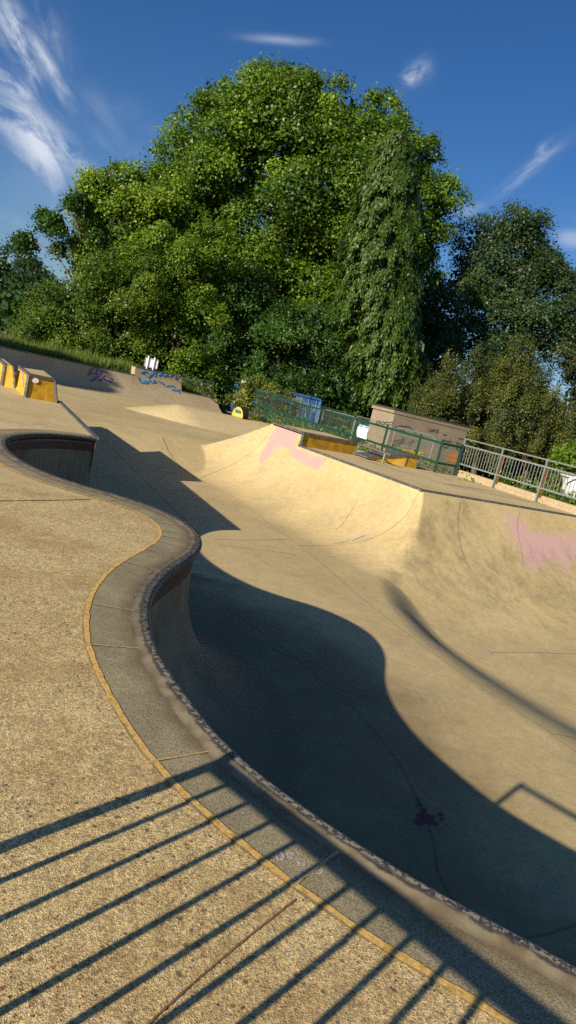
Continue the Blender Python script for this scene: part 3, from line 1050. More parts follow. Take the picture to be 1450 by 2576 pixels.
sX0, ZX0_ = on_lip(343, 924); sX1, ZX1_ = on_lip(461, 950); sE, ZE_ = on_lip(543, 1003); s2, ZT = on_lip(200, 915); s3_, ZT3 = on_lip(320, 940)
ZT = (ZT + ZT3) / 2; ZX = (ZX0_ + ZX1_) / 2; ZL = (on_lip(461, 986)[1] + ZE_) / 2
print("far ramp", ZT, ZX, ZL, sX0, sX1, sE)


def ramp_prof(zt, n=14):
    h0 = ZT - ZP; h = zt - ZP
    Rr = (OFF ** 2 + h0 ** 2) / (2 * h0)
    out = [(-.5, -.01)]
    for k in range(n + 1):
        z = h * (k / n) ** 1.6
        out.append((math.sqrt(max(Rr * Rr - (Rr - z) ** 2, 0)), z))
    return [(x, ZP + z) for x, z in out]


qp = empty("quarter_pipe", (*(fa + fn2 * OFF), ZP))
tag(qp, "long shaded concrete quarter pipe with purple and blue graffiti below the grass", "quarter pipe")
bpy.context.view_layer.update()
for s0, s1, zt in ((sA, sX0, ZT), (sX0, sX1, ZX), (sX1, sE, ZL)):
    V, F = [], []
    ss = np.linspace(s0, s1, 24)
    pr = ramp_prof(zt)
    xl = pr[-1][0]
    pr = pr + [(OFF + .5, zt)]
    for s in ss:
        for (x, z) in pr:
            p = fa + fd * s + fn2 * x
            V.append((p[0], p[1], z))
    k = len(pr)
    for i in range(len(ss) - 1):
        for j in range(k - 1):
            F.append((i * k + j, (i + 1) * k + j, (i + 1) * k + j + 1, i * k + j + 1))
    nb = len(V)
    for s, fl in ((s0, 1), (s1, -1)):      # closed ends
        o0 = len(V)
        for (x, z) in pr[1:]: V.append((*(fa + fd * s + fn2 * x), z))
        V.append((*(fa + fd * s + fn2 * (OFF + .5)), ZP))
        f = tuple(range(o0, len(V)))
        F.append(f if fl > 0 else f[::-1])
    o = mesh("ramp_surface", V, F, M["ramp"], None); local(o, qp)
    b = MB(); e0 = fa + fd * (s0 + .01) + fn2 * (xl + .06); e1_ = fa + fd * s1 + fn2 * (xl + .06)
    b.bar((*e0, zt + .01), (*e1_, zt + .01), .14, .07)
    local(b.build("steel_edge", M["edge"]), qp)


def on_ramp(x, y, zt):
    """point on the ramp face under a pixel"""
    d = ray(x, y); d = d / d[1]
    pr = ramp_prof(zt, 40)
    xs, zs = [p[0] for p in pr], [p[1] for p in pr]
    for Y in np.arange(25, 60, .02):
        p = CAM + d * Y
        o_ = (p[:2] - fa) @ fn2
        if o_ > xs[-1] or p[2] < np.interp(o_, xs, zs): return p
    return CAM + d * 60


PUR = [[(222, 945), (232, 926), (240, 924), (246, 932), (240, 942), (228, 940)], [(238, 938), (246, 950)], [(244, 930), (270, 937)], [(256, 934), (252, 944), (238, 954), (226, 959)], [(262, 946), (284, 954)], [(262, 946), (250, 960)], [(258, 952), (280, 962)], [(250, 940), (242, 950), (232, 958)]]
BLU = [[(350, 938), (366, 932), (360, 940), (372, 950), (380, 938), (388, 948), (392, 936)], [(392, 936), (396, 944), (406, 940), (410, 948), (420, 940), (424, 950)], [(424, 946), (432, 942), (436, 952), (448, 948)],
       [(350, 949), (352, 962), (360, 964), (366, 956), (364, 966), (374, 958)], [(376, 956), (384, 966), (388, 954), (394, 966)], [(398, 960), (410, 964), (416, 974), (424, 970)], [(426, 972), (434, 970), (440, 976)], [(430, 980), (444, 984), (452, 978), (450, 990)],
       [(454, 950), (462, 955)], [(442, 945), (446, 958), (452, 962)], [(402, 936), (414, 944)], [(368, 934), (378, 946), (386, 934)]]
gu = np.array([fd[1], -fd[0], .9])
if gu[1] > 0: gu[:2] *= -1
o = ribbon([[on_ramp(x, y, ZT) for x, y in smooth(p, 2)] for p in PUR], .075, .03, "graffiti", M["purple"], None, tuple(gu), .3); local(o, qp)
o = ribbon([[on_ramp(x, y, ZX) for x, y in smooth(p, 2)] for p in BLU if max(q[0] for q in p) <= 458], .10, .03, "graffiti", M["bluespray"], None, tuple(gu), .35); local(o, qp)

# far bank (pyramid side) with the disc on its crest
F1, F2, F3 = at(300, 1024, ZP), at(494, 1074, ZP), at(600, 1097, ZP)
ZB = -.2
T1, T2, T3 = at(452, 1015, ZB), at(545, 1034, ZB), at(695, 1066, ZB)
bm_ = MB()
bk2 = np.array([.4, 2.2, -.35])
up_ = lambda P, z: np.array([P[0], P[1], z])
Vb = [up_(F1, ZP - .01), up_(F2, ZP - .01), up_(F3, ZP - .01), T1, T2, T3, T1 + bk2, T2 + bk2, T3 + bk2, F1 + np.array([.2, 1.2, .0])]
bm_.add(Vb, [(0, 1, 3), (1, 2, 5, 4, 3), (3, 4, 7, 6), (4, 5, 8, 7), (0, 3, 9)])
bko = bm_.build("concrete_bank", M["bank"], None, True)
bv = bko.modifiers.new("bevel", "BEVEL"); bv.width = .45; bv.segments = 5; bv.limit_method = "ANGLE"; bv.angle_limit = math.radians(4)
tag(bko, "low sunlit concrete bank beyond the bowl", None, None, "structure")
dc0, dc1 = at(584, 1041, ZB), at(611, 1049, ZB)
dcen = (dc0 + dc1) / 2; dx = (dc1 - dc0); dr = np.linalg.norm(dx) / 2; dx = dx / np.linalg.norm(dx)
dy = np.array([-dx[1], dx[0], 0]);
if dy[1] < 0: dy = -dy
disc = empty("half_disc", tuple(dcen))
tag(disc, "yellow half disc with teal scribble on the crest of the far bank", "skate obstacle")
dh = dr * 1.25
arcp = [np.array([dx[0] * dr * math.cos(t), dx[1] * dr * math.cos(t), dh * math.sin(t) - .06]) for t in np.linspace(0, math.pi, 21)]
b = MB(); b.add(arcp, [tuple(range(21))]); b.build("painted_face", yellow_mat("disc_yellow", (.75, .45, .10), (.7, .38, .06), (.75, .5, .2), .3), disc)
b = MB()
V = [p * np.array([1.04, 1.04, 1.05]) - dy * .01 for p in arcp] + [p * np.array([1.04, 1.04, 1.05]) + dy * .35 for p in arcp]
b.add(V, [(i, i + 1, 22 + i, 21 + i) for i in range(20)] + [tuple(range(21, 42))]); b.build("rim", M["rubber"], disc, False)
tw = []
for k in range(9):
    x0 = -.55 + k * .12
    tw.append([dx * dr * x0 + np.array([0, 0, dh * (.28 + .1 * math.sin(k * 2))]) - dy * .02, dx * dr * (x0 + .12) + np.array([0, 0, dh * (.55 + .12 * math.cos(k * 3))]) - dy * .02, dx * dr * (x0 + .2) + np.array([0, 0, dh * .3]) - dy * .02])
ribbon(tw, dr * .11, .004, "graffiti", M["teal"], disc, tuple(-dy), .4)

# ------------------------------------------------------------------ railings


def railing(name, p0, p1, npost, H, midf, botf, label, bars=True, zb=0.0, post_w=.048, skip_first_bars=0, spacing=.11, group=None, post_s=None, mt=None, midh=.05):
    mt = mt or M["galv"]
    p0, p1 = np.asarray(p0, float), np.asarray(p1, float)
    d = (p1 - p0); Ln = np.linalg.norm(d); d = d / Ln
    root = empty(name, (*p0, zb))
    tag(root, label, "railing", group)
    ps = post_s if post_s is not None else np.linspace(0, Ln, npost)
    D = np.array([d[0], d[1], 0])
    R = np.stack([D, [-d[1], d[0], 0], [0, 0, 1.]], 1)
    for s in ps:
        b = MB(); b.box(D * s + [0, 0, H / 2], (post_w, post_w, H), R); b.box(D * s + [0, 0, .006], (.14, .12, .012), R); b.build("post", mt, root)
    b = MB(); b.bar([0, 0, H - .022], D * Ln + [0, 0, H - .022], .036, .036); b.build("top_rail", mt, root)
    b = MB(); b.bar([0, 0, H * midf], D * Ln + [0, 0, H * midf], .045, midh); b.build("middle_rail", mt, root)
    b = MB(); b.bar([0, 0, H * botf], D * Ln + [0, 0, H * botf], .04, .045); b.build("bottom_rail", mt, root)
    for i in range(len(ps) - 1):
        b = MB(); n = max(2, int(round((ps[i + 1] - ps[i]) / spacing)))
        for k in range(1, n):
            s = ps[i] + (ps[i + 1] - ps[i]) * k / n
            b.bar(D * s + [0, 0, H * botf], D * s + [0, 0, H * midf], .017, .017)
        b.build("bar_panel", mt, root)
    return root, D, ps


H_G = 1.3
print('GMAX', GMAX)
pst = [0.0]
for tx in (1239, 1347, 1470):
    ss = np.linspace(0, GMAX, 2201)
    pst.append(float(min(ss, key=lambda s: abs(proj(np.array([*(G1 + GD * s), .0]))[0] - tx))))
print("galv posts", pst, "heights", [proj(np.array([*(G1 + GD * s), H_G])) for s in pst[:3]])
rail, RD, ps = railing("guard_railing", G1, G1 + GD * pst[-1], 0, H_G, .82, .33, "galvanised guard railing with vertical bars along the right edge of the far deck", post_s=pst, spacing=.12)
for s in ps[1:-1]:
    b = MB(); b.box(RD * (s + .07) + np.array([*GN * .03, .62]), (.06, .02, .9)); b.build("rusty_strip", M["rust"], rail)
plb = MB()
a, c = G1 + GN * .20, G1 + GD * (pst[-1] + .6) + GN * .20
plb.bar((*a, .10), (*c, .10), .22, .24); plb.bar((*(a - GN * .035), .045), (*(c - GN * .035), .045), .2, .10)
tag(plb.build("plinth_wall", M["plinth"]), "low weathered concrete kerb wall behind the guard railing", "kerb wall")
# railing beside the camera whose shadow falls on the foreground
Qs = at(1310, 1975, ZF); HN = 1.1
T = Qs - SUNDIR * ((HN - .02 - ZF) / -SUNDIR[2])
B0, B1 = at(580, 1900, 0)[:2], at(1400, 2540, 0)[:2]
Q2 = at(1450, 2055, ZF)
rdn = (B1 - B0) / np.linalg.norm(B1 - B0); rdq = (Q2 - Qs)[:2]; rdq = rdq / np.linalg.norm(rdq)
rdn = rdn * .6 + rdq * .4; rdn /= np.linalg.norm(rdn)
print("near rail", T, rdn, "dist to cam", abs((T[0] * rdn[1] - T[1] * rdn[0])))
MIDF = .706
railing("guard_railing", T[:2], T[:2] + rdn * 4.4, 3, HN, MIDF, .10, "galvanised guard railing beside the viewpoint casting the barred shadow", spacing=.131, midh=.045)
# small railing by the far quarter pipe end
fr0 = atd(461, 985, 42.5); fr1 = atd(541, 1001, 41.0)
hf = abs(proj(fr0 + np.array([0, 0, 1.]))[1] - proj(fr0)[1]); HF = 38 / hf
railing("guard_railing", fr0[:2] + fn2 * .4, fr1[:2] + fn2 * .4, 3, HF, .8, .06, "small grey railing, coloured dark as shade, above the end of the far quarter pipe", zb=ZL, spacing=.14, mt=plain("shaded_railing_steel", (.035, .04, .04), .6, .2, .2, 20))  # steel coloured dark to stand in for tree shade

# ------------------------------------------------------------------ green mesh fence, posts and panels
ZFT = 1.08
fP = [(640, 1013), (688.5, 997), (735, 1009), (782.7, 1022), (837, 1034), (903, 1052), (977, 1074.6), (1061, 1097), (1115, 1113)]
p_end = P10
Yfar = 35.5
pf = atd(660, 985, Yfar)[:2]
fdv = (pf - p_end) / np.linalg.norm(pf - p_end)
fl = np.linalg.norm(pf - p_end)
gf = empty("mesh_fence", (*p_end, 0))
tag(gf, "green steel mesh fence with flat rails running behind the right deck", "fence")
sps = []
for tx in [p[0] for p in fP[1:]] + [612]:
    ss = np.linspace(-.2, fl * 1.6, 3000)
    sps.append(float(min(ss, key=lambda s: abs(proj(np.array([*(p_end + fdv * s), ZFT]))[0] - tx))))
sps = sorted(sps)
print("green posts", np.round(sps, 2), [tuple(np.round(proj(np.array([*(p_end + fdv * s), ZFT])), 0)) for s in sps])
D3 = np.array([*fdv, 0.])
toG = np.array([*(G1 - p_end), 0.])
allp = [("g", toG * .92)] + [("p", D3 * s) for s in sps]
ZG = -.5
for k, (_, q) in enumerate(allp):
    b = MB(); b.box(q + [0, 0, (ZFT + ZG) / 2], (.07, .07, ZFT - ZG)); b.build("post", M["green"], gf)
for q0, q1 in zip([a[1] for a in allp[:-1]], [a[1] for a in allp[1:]]):
    L = np.linalg.norm(q1 - q0)
    for hz_ in (.90, .30):
        b = MB(); b.bar(q0 + [0, 0, hz_ * ZFT], q1 + [0, 0, hz_ * ZFT], .05, .075); b.build("flat_rail", M["green"], gf)
    b = MB(); n = max(3, int(L / .075))
    for i in range(1, n):
        q = q0 + (q1 - q0) * i / n
        b.bar(q + [0, 0, ZG * .4], q + [0, 0, ZFT + .04], .007, .007)
    for hz_ in (ZFT + .03, .8 * ZFT, .55 * ZFT, .12):
        b.bar(q0 + [0, 0, hz_], q1 + [0, 0, hz_], .008, .008)
    b.build("wire_panel", M["wire_dark"], gf)
wt = MB(); q = D3 * sps[-2]
wt.box(D3 * sps[-1] + [0, 0, ZFT + .12], (.22, .05, .26)); wt.build("white_plate", M["white"], gf)
# rules banner
bn = empty("rules_banner", tuple(np.array([*p_end, 0])))
tag(bn, "white rules banner with a blue header hanging on the green fence", "banner")
bY = np.linalg.norm(np.array([*p_end, 0]) + D3 * sps[3])
def bpt(x, y): 
    # on the fence plane, 6 cm in front
    nrmf = np.array([fdv[1], -fdv[0], 0]);
    if nrmf[1] > 0: nrmf = -nrmf
    o_ = np.array([*p_end, 0]) + nrmf * .08
    d = ray(x, y); t = ((o_ - CAM) @ nrmf) / (d @ nrmf)
    return CAM + d * t - np.array([*p_end, 0])
c00, c10, c11, c01 = bpt(905, 1067), bpt(931, 1075), bpt(923, 1107), bpt(898, 1099)
lerp = lambda u, v: (c00 * (1 - u) + c10 * u) * (1 - v) + (c01 * (1 - u) + c11 * u) * v
nf_ = np.cross(c10 - c00, c01 - c00); nf_ /= np.linalg.norm(nf_)
if nf_[1] > 0: nf_ = -nf_
bulge = lambda u, v: lerp(u, v) + nf_ * (.10 * math.sin(math.pi * v) * .6 + .03 * math.sin(math.pi * 2 * u))
def patch(u0, u1, v0, v1, off, n=8):
    V = [bulge(u0 + (u1 - u0) * i / n, v0 + (v1 - v0) * j / n) + nf_ * off for i in range(n + 1) for j in range(n + 1)]
    return V, [(i * (n + 1) + j, (i + 1) * (n + 1) + j, (i + 1) * (n + 1) + j + 1, i * (n + 1) + j + 1) for i in range(n) for j in range(n)]
b = MB(); b.add(*patch(0, 1, 0, 1, 0)); b.build("sheet", M["banner"], bn)
b = MB()
for u0, u1 in ((.02, .48), (.54, .98)): b.add(*patch(u0, u1, .02, .16, .004))
for u0 in (.32, .66): b.add(*patch(u0, u0 + .02, .2, .97, .004))
b.add(*patch(.0, 1, .965, .995, .004)); b.build("blue_header", M["cyan"], bn)
b = MB()
for cx_ in (.05, .38, .72):
    for k in range(9): b.add(*patch(cx_, cx_ + random.uniform(.12, .24), .25 + k * .075, .265 + k * .075, .004, 3))
b.build("print_lines", M["text"], bn)

# temporary silver fence panels behind the green fence


def temp_panel(x0, y0, x1, y1, h, Y0, Y1, label):
    a, c = atd(x0, y0, Y0), atd(x1, y1, Y1)
    root = empty("temporary_fence", (a[0], a[1], a[2] - h))
    tag(root, label, "fence panel", "temporary fence panels behind the green fence")
    w = np.array([c[0] - a[0], c[1] - a[1], 0]); up = np.array([0, 0, h]); L = np.linalg.norm(w); e = w / L
    r = .18
    pts = [np.zeros(3), up - [0, 0, r]] + [up + e * r * (1 - math.cos(t)) - np.array([0, 0, r * (1 - math.sin(t))]) for t in np.linspace(.3, 1.57, 4)]
    pts += [up + w - e * r * (1 - math.sin(t)) - np.array([0, 0, r * (1 - math.cos(t))]) for t in np.linspace(0, 1.3, 4)] + [up + w - [0, 0, r], w]
    b = MB(); b.tube(pts, .024, 6); b.tube([np.array([0, 0, .12]), w + [0, 0, .12]], .02, 5); b.build("frame", M["galv"], root)
    b = MB(); n = int(L / .09)
    for i in range(1, n): b.bar(w * i / n + [0, 0, .1], w * i / n + [0, 0, h - .02], .006, .006)
    for k in (.3, .6, .85): b.bar(up * k, w + up * k, .008, .008)
    b.build("mesh_infill", M["wire"], root)
    for q_ in (np.zeros(3), w):
        b = MB(); b.box(q_ + [0, 0, .06], (.6, .22, .12)); b.build("foot", M["plinth"], root)


temp_panel(732, 1007, 807, 1028, 2.0, 40, 39, "silver temporary fence panel in front of the blue container")
temp_panel(816, 1029, 895, 1048, 2.0, 38.5, 37, "silver temporary fence panel right of the container in front of dark trees")
temp_panel(898, 1046, 966, 1064, 2.0, 36.5, 35, "silver temporary fence panel behind the rules banner")
temp_panel(997, 1074, 1095, 1102, 1.8, 31.5, 31, "silver temporary fence panel against the hut wall")

# ------------------------------------------------------------------ container and hut
CY_ = 45.0
cA, cB = atd(731, 985, CY_), atd(807, 1008, CY_ + 1.0)
cd = cB - cA; cd[2] = 0; cw = 2.44; cd /= np.linalg.norm(cd)
cz = (cA[2] + cB[2]) / 2; chh = 2.6
cn = np.array([-cd[1], cd[0], 0])
if cn[1] < 0: cn = -cn
cn = cn * .85 - cd * .53; cn /= np.linalg.norm(cn)
wv_ = (cB - cA)[:2]; cw = np.linalg.norm(wv_)
co = empty("shipping_container", (cA[0], cA[1], cz - chh))
tag(co, "blue shipping container with grey graffiti doors behind the green fence", "container")
b = MB(); Lc = 6.0
P0, P1 = np.zeros(3), cd * cw
up = np.array([0, 0, chh])
# corrugated long side and roof
for base, sgn in ((P0, -1), (P1, 1)):
    ns = 48; V = []
    for i in range(ns + 1):
        off = (.03 if (i // 2) % 2 else 0) * sgn
        q = base + cn * Lc * i / ns + cd * off
        V += [q, q + up]
    b.add(V, [(2 * i, 2 * i + 2, 2 * i + 3, 2 * i + 1) for i in range(ns)])
b.add([P0 + up, P1 + up, P1 + up + cn * Lc, P0 + up + cn * Lc], [(0, 1, 2, 3)])
b.add([P0 + cn * Lc, P1 + cn * Lc, P1 + up + cn * Lc, P0 + up + cn * Lc], [(0, 1, 2, 3)])
for q in (P0, P1): b.bar(q, q + up, .14, .14)
b.bar(P0 + up, P1 + up, .12, .14); b.bar(P0, P1, .12, .16); b.bar(P0 + up, P0 + up + cn * Lc, .1, .12); b.bar(P1 + up, P1 + up + cn * Lc, .1, .12)
b.build("body", M["blue"], co)
for s in (0, 1):
    q0 = cd * (cw * (.03 + .485 * s)); q1 = cd * (cw * (.485 + .485 * s))
    b = MB(); cen = (q0 + q1) / 2 + up / 2 + cn * .03
    Rm = np.stack([cd, cn, [0, 0, 1.]], 1)
    b.box(cen, (np.linalg.norm(q1 - q0), .05, chh - .2), Rm)
    door = b.build("door", M["blue"] if s else M["blue_pale"], co)
    for f in (.25, .8):
        b = MB(); q = q0 + (q1 - q0) * f - cn * .02; b.tube([q + [0, 0, .1], q + up - [0, 0, .1]], .028, 6)
        for zz_ in (.4, 1.1, 1.9): b.box(q + [0, 0, zz_], (.12, .05, .08), Rm)
        b.build("locking_bar", M["blue_pale"], door)
CG = [[(738, 1017), (744, 1012), (752, 1020), (758, 1024), (764, 1018), (772, 1026), (778, 1022)], [(772, 1026), (770, 1034), (760, 1042)], [(785, 1040), (791, 1036), (788, 1046), (783, 1050), (790, 1052)], [(783, 1058), (788, 1052), (790, 1062), (784, 1064)], [(782, 1070), (788, 1066), (788, 1076), (781, 1076), (786, 1082)], [(780, 1086), (786, 1082), (784, 1092)], [(750, 1030), (756, 1040), (752, 1050)], [(762, 1046), (768, 1054), (764, 1062)]]
nc = np.cross(cd, [0, 0, 1.]);
if nc[1] > 0: nc = -nc
o0 = np.array([cA[0], cA[1], cz - chh])
def on_plane(x, y, o_, n_, off):
    d = ray(x, y); t = ((o_ + n_ * off - CAM) @ n_) / (d @ n_)
    return CAM + d * t
ribbon([[on_plane(x, y, o0, nc, .06) - o0 for x, y in smooth(p, 2)] for p in CG], .06, 0, "graffiti", M["black"], co, tuple(nc), .25)

HY = 34.0
hC = atd(993, 1043, HY); hR = atd(1177, 1084, 36.4); hL = atd(938, 1032, 35.4)
zt_h = 1.72; zb_h = -1.4
hut = empty("hut", (hC[0], hC[1], zb_h))
tag(hut, "small flat roofed pebbledash hut with black graffiti behind the fences", "hut")
hd, hl = (hR - hC)[:2], (hL - hC)[:2]
poly = [np.zeros(2), hd, hd + hl, hl]
Hh = zt_h - zb_h
b = MB()
for i in range(4):
    p, q = poly[i], poly[(i + 1) % 4]
    b.add([(*p, 0), (*q, 0), (*q, Hh - .2), (*p, Hh - .2)], [(0, 1, 2, 3)])
b.build("wall", M["dash"], hut)
b = MB(); cen = sum(poly) / 4
ex = [cen + (p - cen) * 1.04 for p in poly]
b.prism(ex, Hh - .2, Hh - .05); b.build("concrete_band", M["dash"], hut)
b = MB(); ex = [cen + (p - cen) * 1.055 for p in poly]; b.prism(ex, Hh - .05, Hh + .03); b.build("roof", M["fascia"], hut)
hn = np.array([hd[1], -hd[0], 0]); hn /= np.linalg.norm(hn)
if hn[1] > 0: hn = -hn
hln = np.array([hl[1], -hl[0], 0]); hln /= np.linalg.norm(hln)
if hln[1] > 0: hln = -hln
oh = np.array([hC[0], hC[1], zb_h])
z3 = lambda x, y: ((1420 + x / 3.021) / 1.5897, (1620 + y / 3.021) / 1.5897)
HG = [[(480, 265), (520, 255), (560, 250), (610, 262), (660, 260), (700, 300), (730, 350), (780, 380)], [(500, 310), (560, 300), (600, 310)], [(910, 280), (895, 300), (900, 320), (915, 318)], [(925, 285), (922, 322)], [(945, 288), (940, 325)], [(922, 303), (945, 305)], [(955, 325), (965, 290), (978, 292), (975, 305), (962, 308)], [(1010, 290), (990, 295), (1000, 315), (985, 335), (970, 335)], [(985, 330), (1000, 318), (1012, 325)],
      [(1065, 355), (1110, 362)], [(1075, 350), (1068, 368)], [(1055, 420), (1110, 435), (1170, 445)], [(1060, 412), (1052, 432)], [(1085, 435), (1100, 430), (1125, 445), (1150, 435), (1172, 455)], [(1070, 490), (1090, 465), (1130, 475), (1125, 510), (1090, 520), (1072, 500)], [(1245, 400), (1305, 410)], [(1300, 398), (1302, 420)], [(1250, 455), (1230, 450), (1218, 470), (1250, 470), (1285, 468)], [(1215, 500), (1250, 500), (1215, 530), (1255, 540), (1240, 555)],
      [(440, 470), (520, 460), (570, 440), (600, 400)], [(430, 440), (500, 430), (560, 420), (580, 390)], [(430, 490), (520, 485), (600, 440)], [(640, 460), (680, 440), (720, 430)], [(650, 520), (660, 480), (690, 460)]]
HL_ = [[(245, 235), (262, 200), (285, 190), (290, 220), (300, 180), (320, 215), (340, 195), (360, 215), (385, 200), (410, 215), (430, 200), (455, 215)], [(250, 240), (275, 215), (280, 240), (310, 210), (330, 245), (360, 220), (380, 245), (410, 225), (440, 240)]]
ribbon([[on_plane(*z3(x, y), oh, hn, .03) - oh for x, y in smooth(p, 2)] for p in HG], .028, 0, "graffiti", M["black"], hut, tuple(hn), .2)
ribbon([[on_plane(*z3(x, y), oh, hln, .03) - oh for x, y in smooth(p, 2)] for p in HL_], .026, 0, "graffiti", M["black"], hut, tuple(hln), .2)
b = MB()
b.add([on_plane(*z3(x, y), oh, hn, .02) - oh for x, y in ((570, 530), (640, 535), (645, 580), (570, 570))], [(0, 1, 2, 3)])
b.add([on_plane(*z3(x, y), oh, hn, .02) - oh for x, y in ((660, 540), (835, 570), (835, 620), (660, 590))], [(0, 1, 2, 3)])
b.build("yellow_patch", M["yellow"], hut)
b = MB(); b.add([on_plane(*z3(x, y), oh, hn, .02) - oh for x, y in ((1140, 580), (1250, 595), (1230, 700), (1110, 680))], [(0, 1, 2, 3)]); b.build("orange_patch", M["orange"], hut)

# notice board seen from the back, far left
o_b = fa + fn2 * (OFF + .9)
d_b = ray(379, 924); sg = CAM + d_b * (((o_b - CAM[:2]) @ fn2) / (d_b[:2] @ fn2))
print("board", sg)
sgn = empty("notice_board", (sg[0], sg[1], ZT))
tag(sgn, "white notice board seen from behind on two pale posts above the quarter pipe", "sign")
ppm = abs(proj(sg + np.array([0, 0, 1.]))[1] - proj(sg)[1])
z0 = sg[2] - ZT
sw_ = 33 / ppm; sh_ = 23 / ppm
b = MB(); b.box((0, .05, z0 + sh_ * .45), (sw_, .04, sh_)); b.build("board", M["signback"], sgn)
b = MB(); b.box((0, .02, z0 + sh_ * .93), (sw_ * 1.02, .05, .05)); b.box((0, .02, z0 - sh_ * .02), (sw_ * 1.02, .05, .05)); b.box((-sw_ / 2, .02, z0 + sh_ * .45), (.04, .05, sh_)); b.box((sw_ / 2, .02, z0 + sh_ * .45), (.04, .05, sh_)); b.build("board_frame", M["galv"], sgn)
for s in (-.26, .22):
    b = MB(); b.tube([(s * sw_, -.06, -1.0), (s * sw_, -.06, z0 + sh_ * 1.15)], .042, 8); b.build("post", M["white"], sgn, True)

# white plastic tank behind the railing, right
wt0 = at(1438, 1252, -.1)
wt0 = atd(1440, 1250, 24.5)
wb = empty("white_bin", (wt0[0], wt0[1], wt0[2]))
tag(wb, "crumpled white plastic bin behind the guard railing at the right edge", "bin")
b = MB()
prof_ = [(-.36, -.28), (.5, -.28), (.5, .3), (-.36, .3)]
V = [(x * .8, y * .8, 0) for x, y in prof_] + [(x, y, .42) for x, y in prof_] + [(x * .9 - .1, y, .62) for x, y in prof_]
b.add(V, [(0, 1, 5, 4), (1, 2, 6, 5), (2, 3, 7, 6), (3, 0, 4, 7), (4, 5, 9, 8), (5, 6, 10, 9), (6, 7, 11, 10), (7, 4, 8, 11), (8, 9, 10, 11)]); b.build("tub", M["white"], wb)
b = MB(); b.box((-.02, 0, .66), (.95, .66, .05)); b.bar((-.5, -.35, .45), (-.2, -.35, .7), .05, .05); b.build("lid", M["white"], wb)
b = MB(); b.box((.05, -.27, .2), (.5, .03, .03)); b.box((.3, -.29, .33), (.16, .03, .16)); b.build("rib", M["signback"], wb)

# ------------------------------------------------------------------ ground


def ground_z(x, y):
    r = np.hypot(x - 0, y - 14)
    z = np.where(r < 19, -3.2, -1.4)
    z = -3.2 + 1.9 * sstep(r, 19, 24)
    # grass shoulder behind the far quarter pipe
    o_ = (x - fa[0]) * fn2[0] + (y - fa[1]) * fn2[1]
    s_ = (x - fa[0]) * fd[0] + (y - fa[1]) * fd[1]
    z = z + (ZT - .02 + 1.3) * sstep(o_, OFF + .1, OFF + .5) * sstep(s_, sE + 6, sX0 + .2)
    z = z + .05 * np.clip(o_ - 8, 0, 12) * sstep(s_, sE, sX0 - 4) * sstep(o_, 1, 8)
    z = np.where((o_ < OFF + .1) & (r > 19) & (s_ < sE + 1) & (o_ > -12) & (x < 2), -1.5, z)
    # ground right behind the railing is level with the kerb
    g = ((x - G1[0]) * GN[0] + (y - G1[1]) * GN[1])
    gs_ = ((x - G1[0]) * GD[0] + (y - G1[1]) * GD[1])
    z = z + 1.25 * sstep(g, .1, .5) * sstep(g, 9, 2) * sstep(gs_, -.5, 1.0)
    return z


N = NT("grass_ground")
v = N.coord()
M["ground"] = N.done(N.mix(N.ramp(N.noise(v, 1.2, 6, .65), .35, .65), (.045, .075, .016), (.085, .10, .025)), .95)
gx = np.unique(np.concatenate([np.linspace(-400, -40, 14), np.arange(-40, -18, 1.0), np.arange(-18, 14, .4), np.arange(14, 40, 1.0), np.linspace(40, 400, 14)]))
gy = np.unique(np.concatenate([np.linspace(-200, -12, 8), np.arange(-12, 30, 1.2), np.arange(30, 52, .4), np.arange(52, 80, 2), np.linspace(80, 500, 14)]))
X, Y = np.meshgrid(gx, gy, indexing="ij")
Zg = ground_z(X, Y)
V = np.stack([X, Y, Zg], -1).reshape(-1, 3)
idx = np.arange(len(gx) * len(gy)).reshape(len(gx), len(gy))
F = np.stack([idx[:-1, :-1], idx[1:, :-1], idx[1:, 1:], idx[:-1, 1:]], -1).reshape(-1, 4)
tag(mesh("ground", V, F, M["ground"], None, True), "rough grassy ground around the skatepark", None, None, "structure")

# ------------------------------------------------------------------ foliage


def unit(v):
    return v / (np.linalg.norm(v, axis=-1, keepdims=True) + 1e-9)


def leaf_quads(C, Nn, size, elong, T=None):
    n = len(C)
    if T is None: T = RNG.normal(size=(n, 3))
    T = unit(T - (T * Nn).sum(1, keepdims=True) * Nn)
    Bv = np.cross(Nn, T)
    a = (size * elong / 2)[:, None] * T
    b = (size / 2)[:, None] * Bv
    return np.stack([C - a, C + b * 1.0 - a * .1, C + a, C - b - a * .1], 1)


def lobe_world(px, py, rx, ry, Y, depth=.8):
    c = atd(px, py, Y)
    k = Y / (FPX * math.cos(PITCH))
    return c, np.array([rx * k, max(rx, ry) * .5 * k * 2 * depth, ry * k])


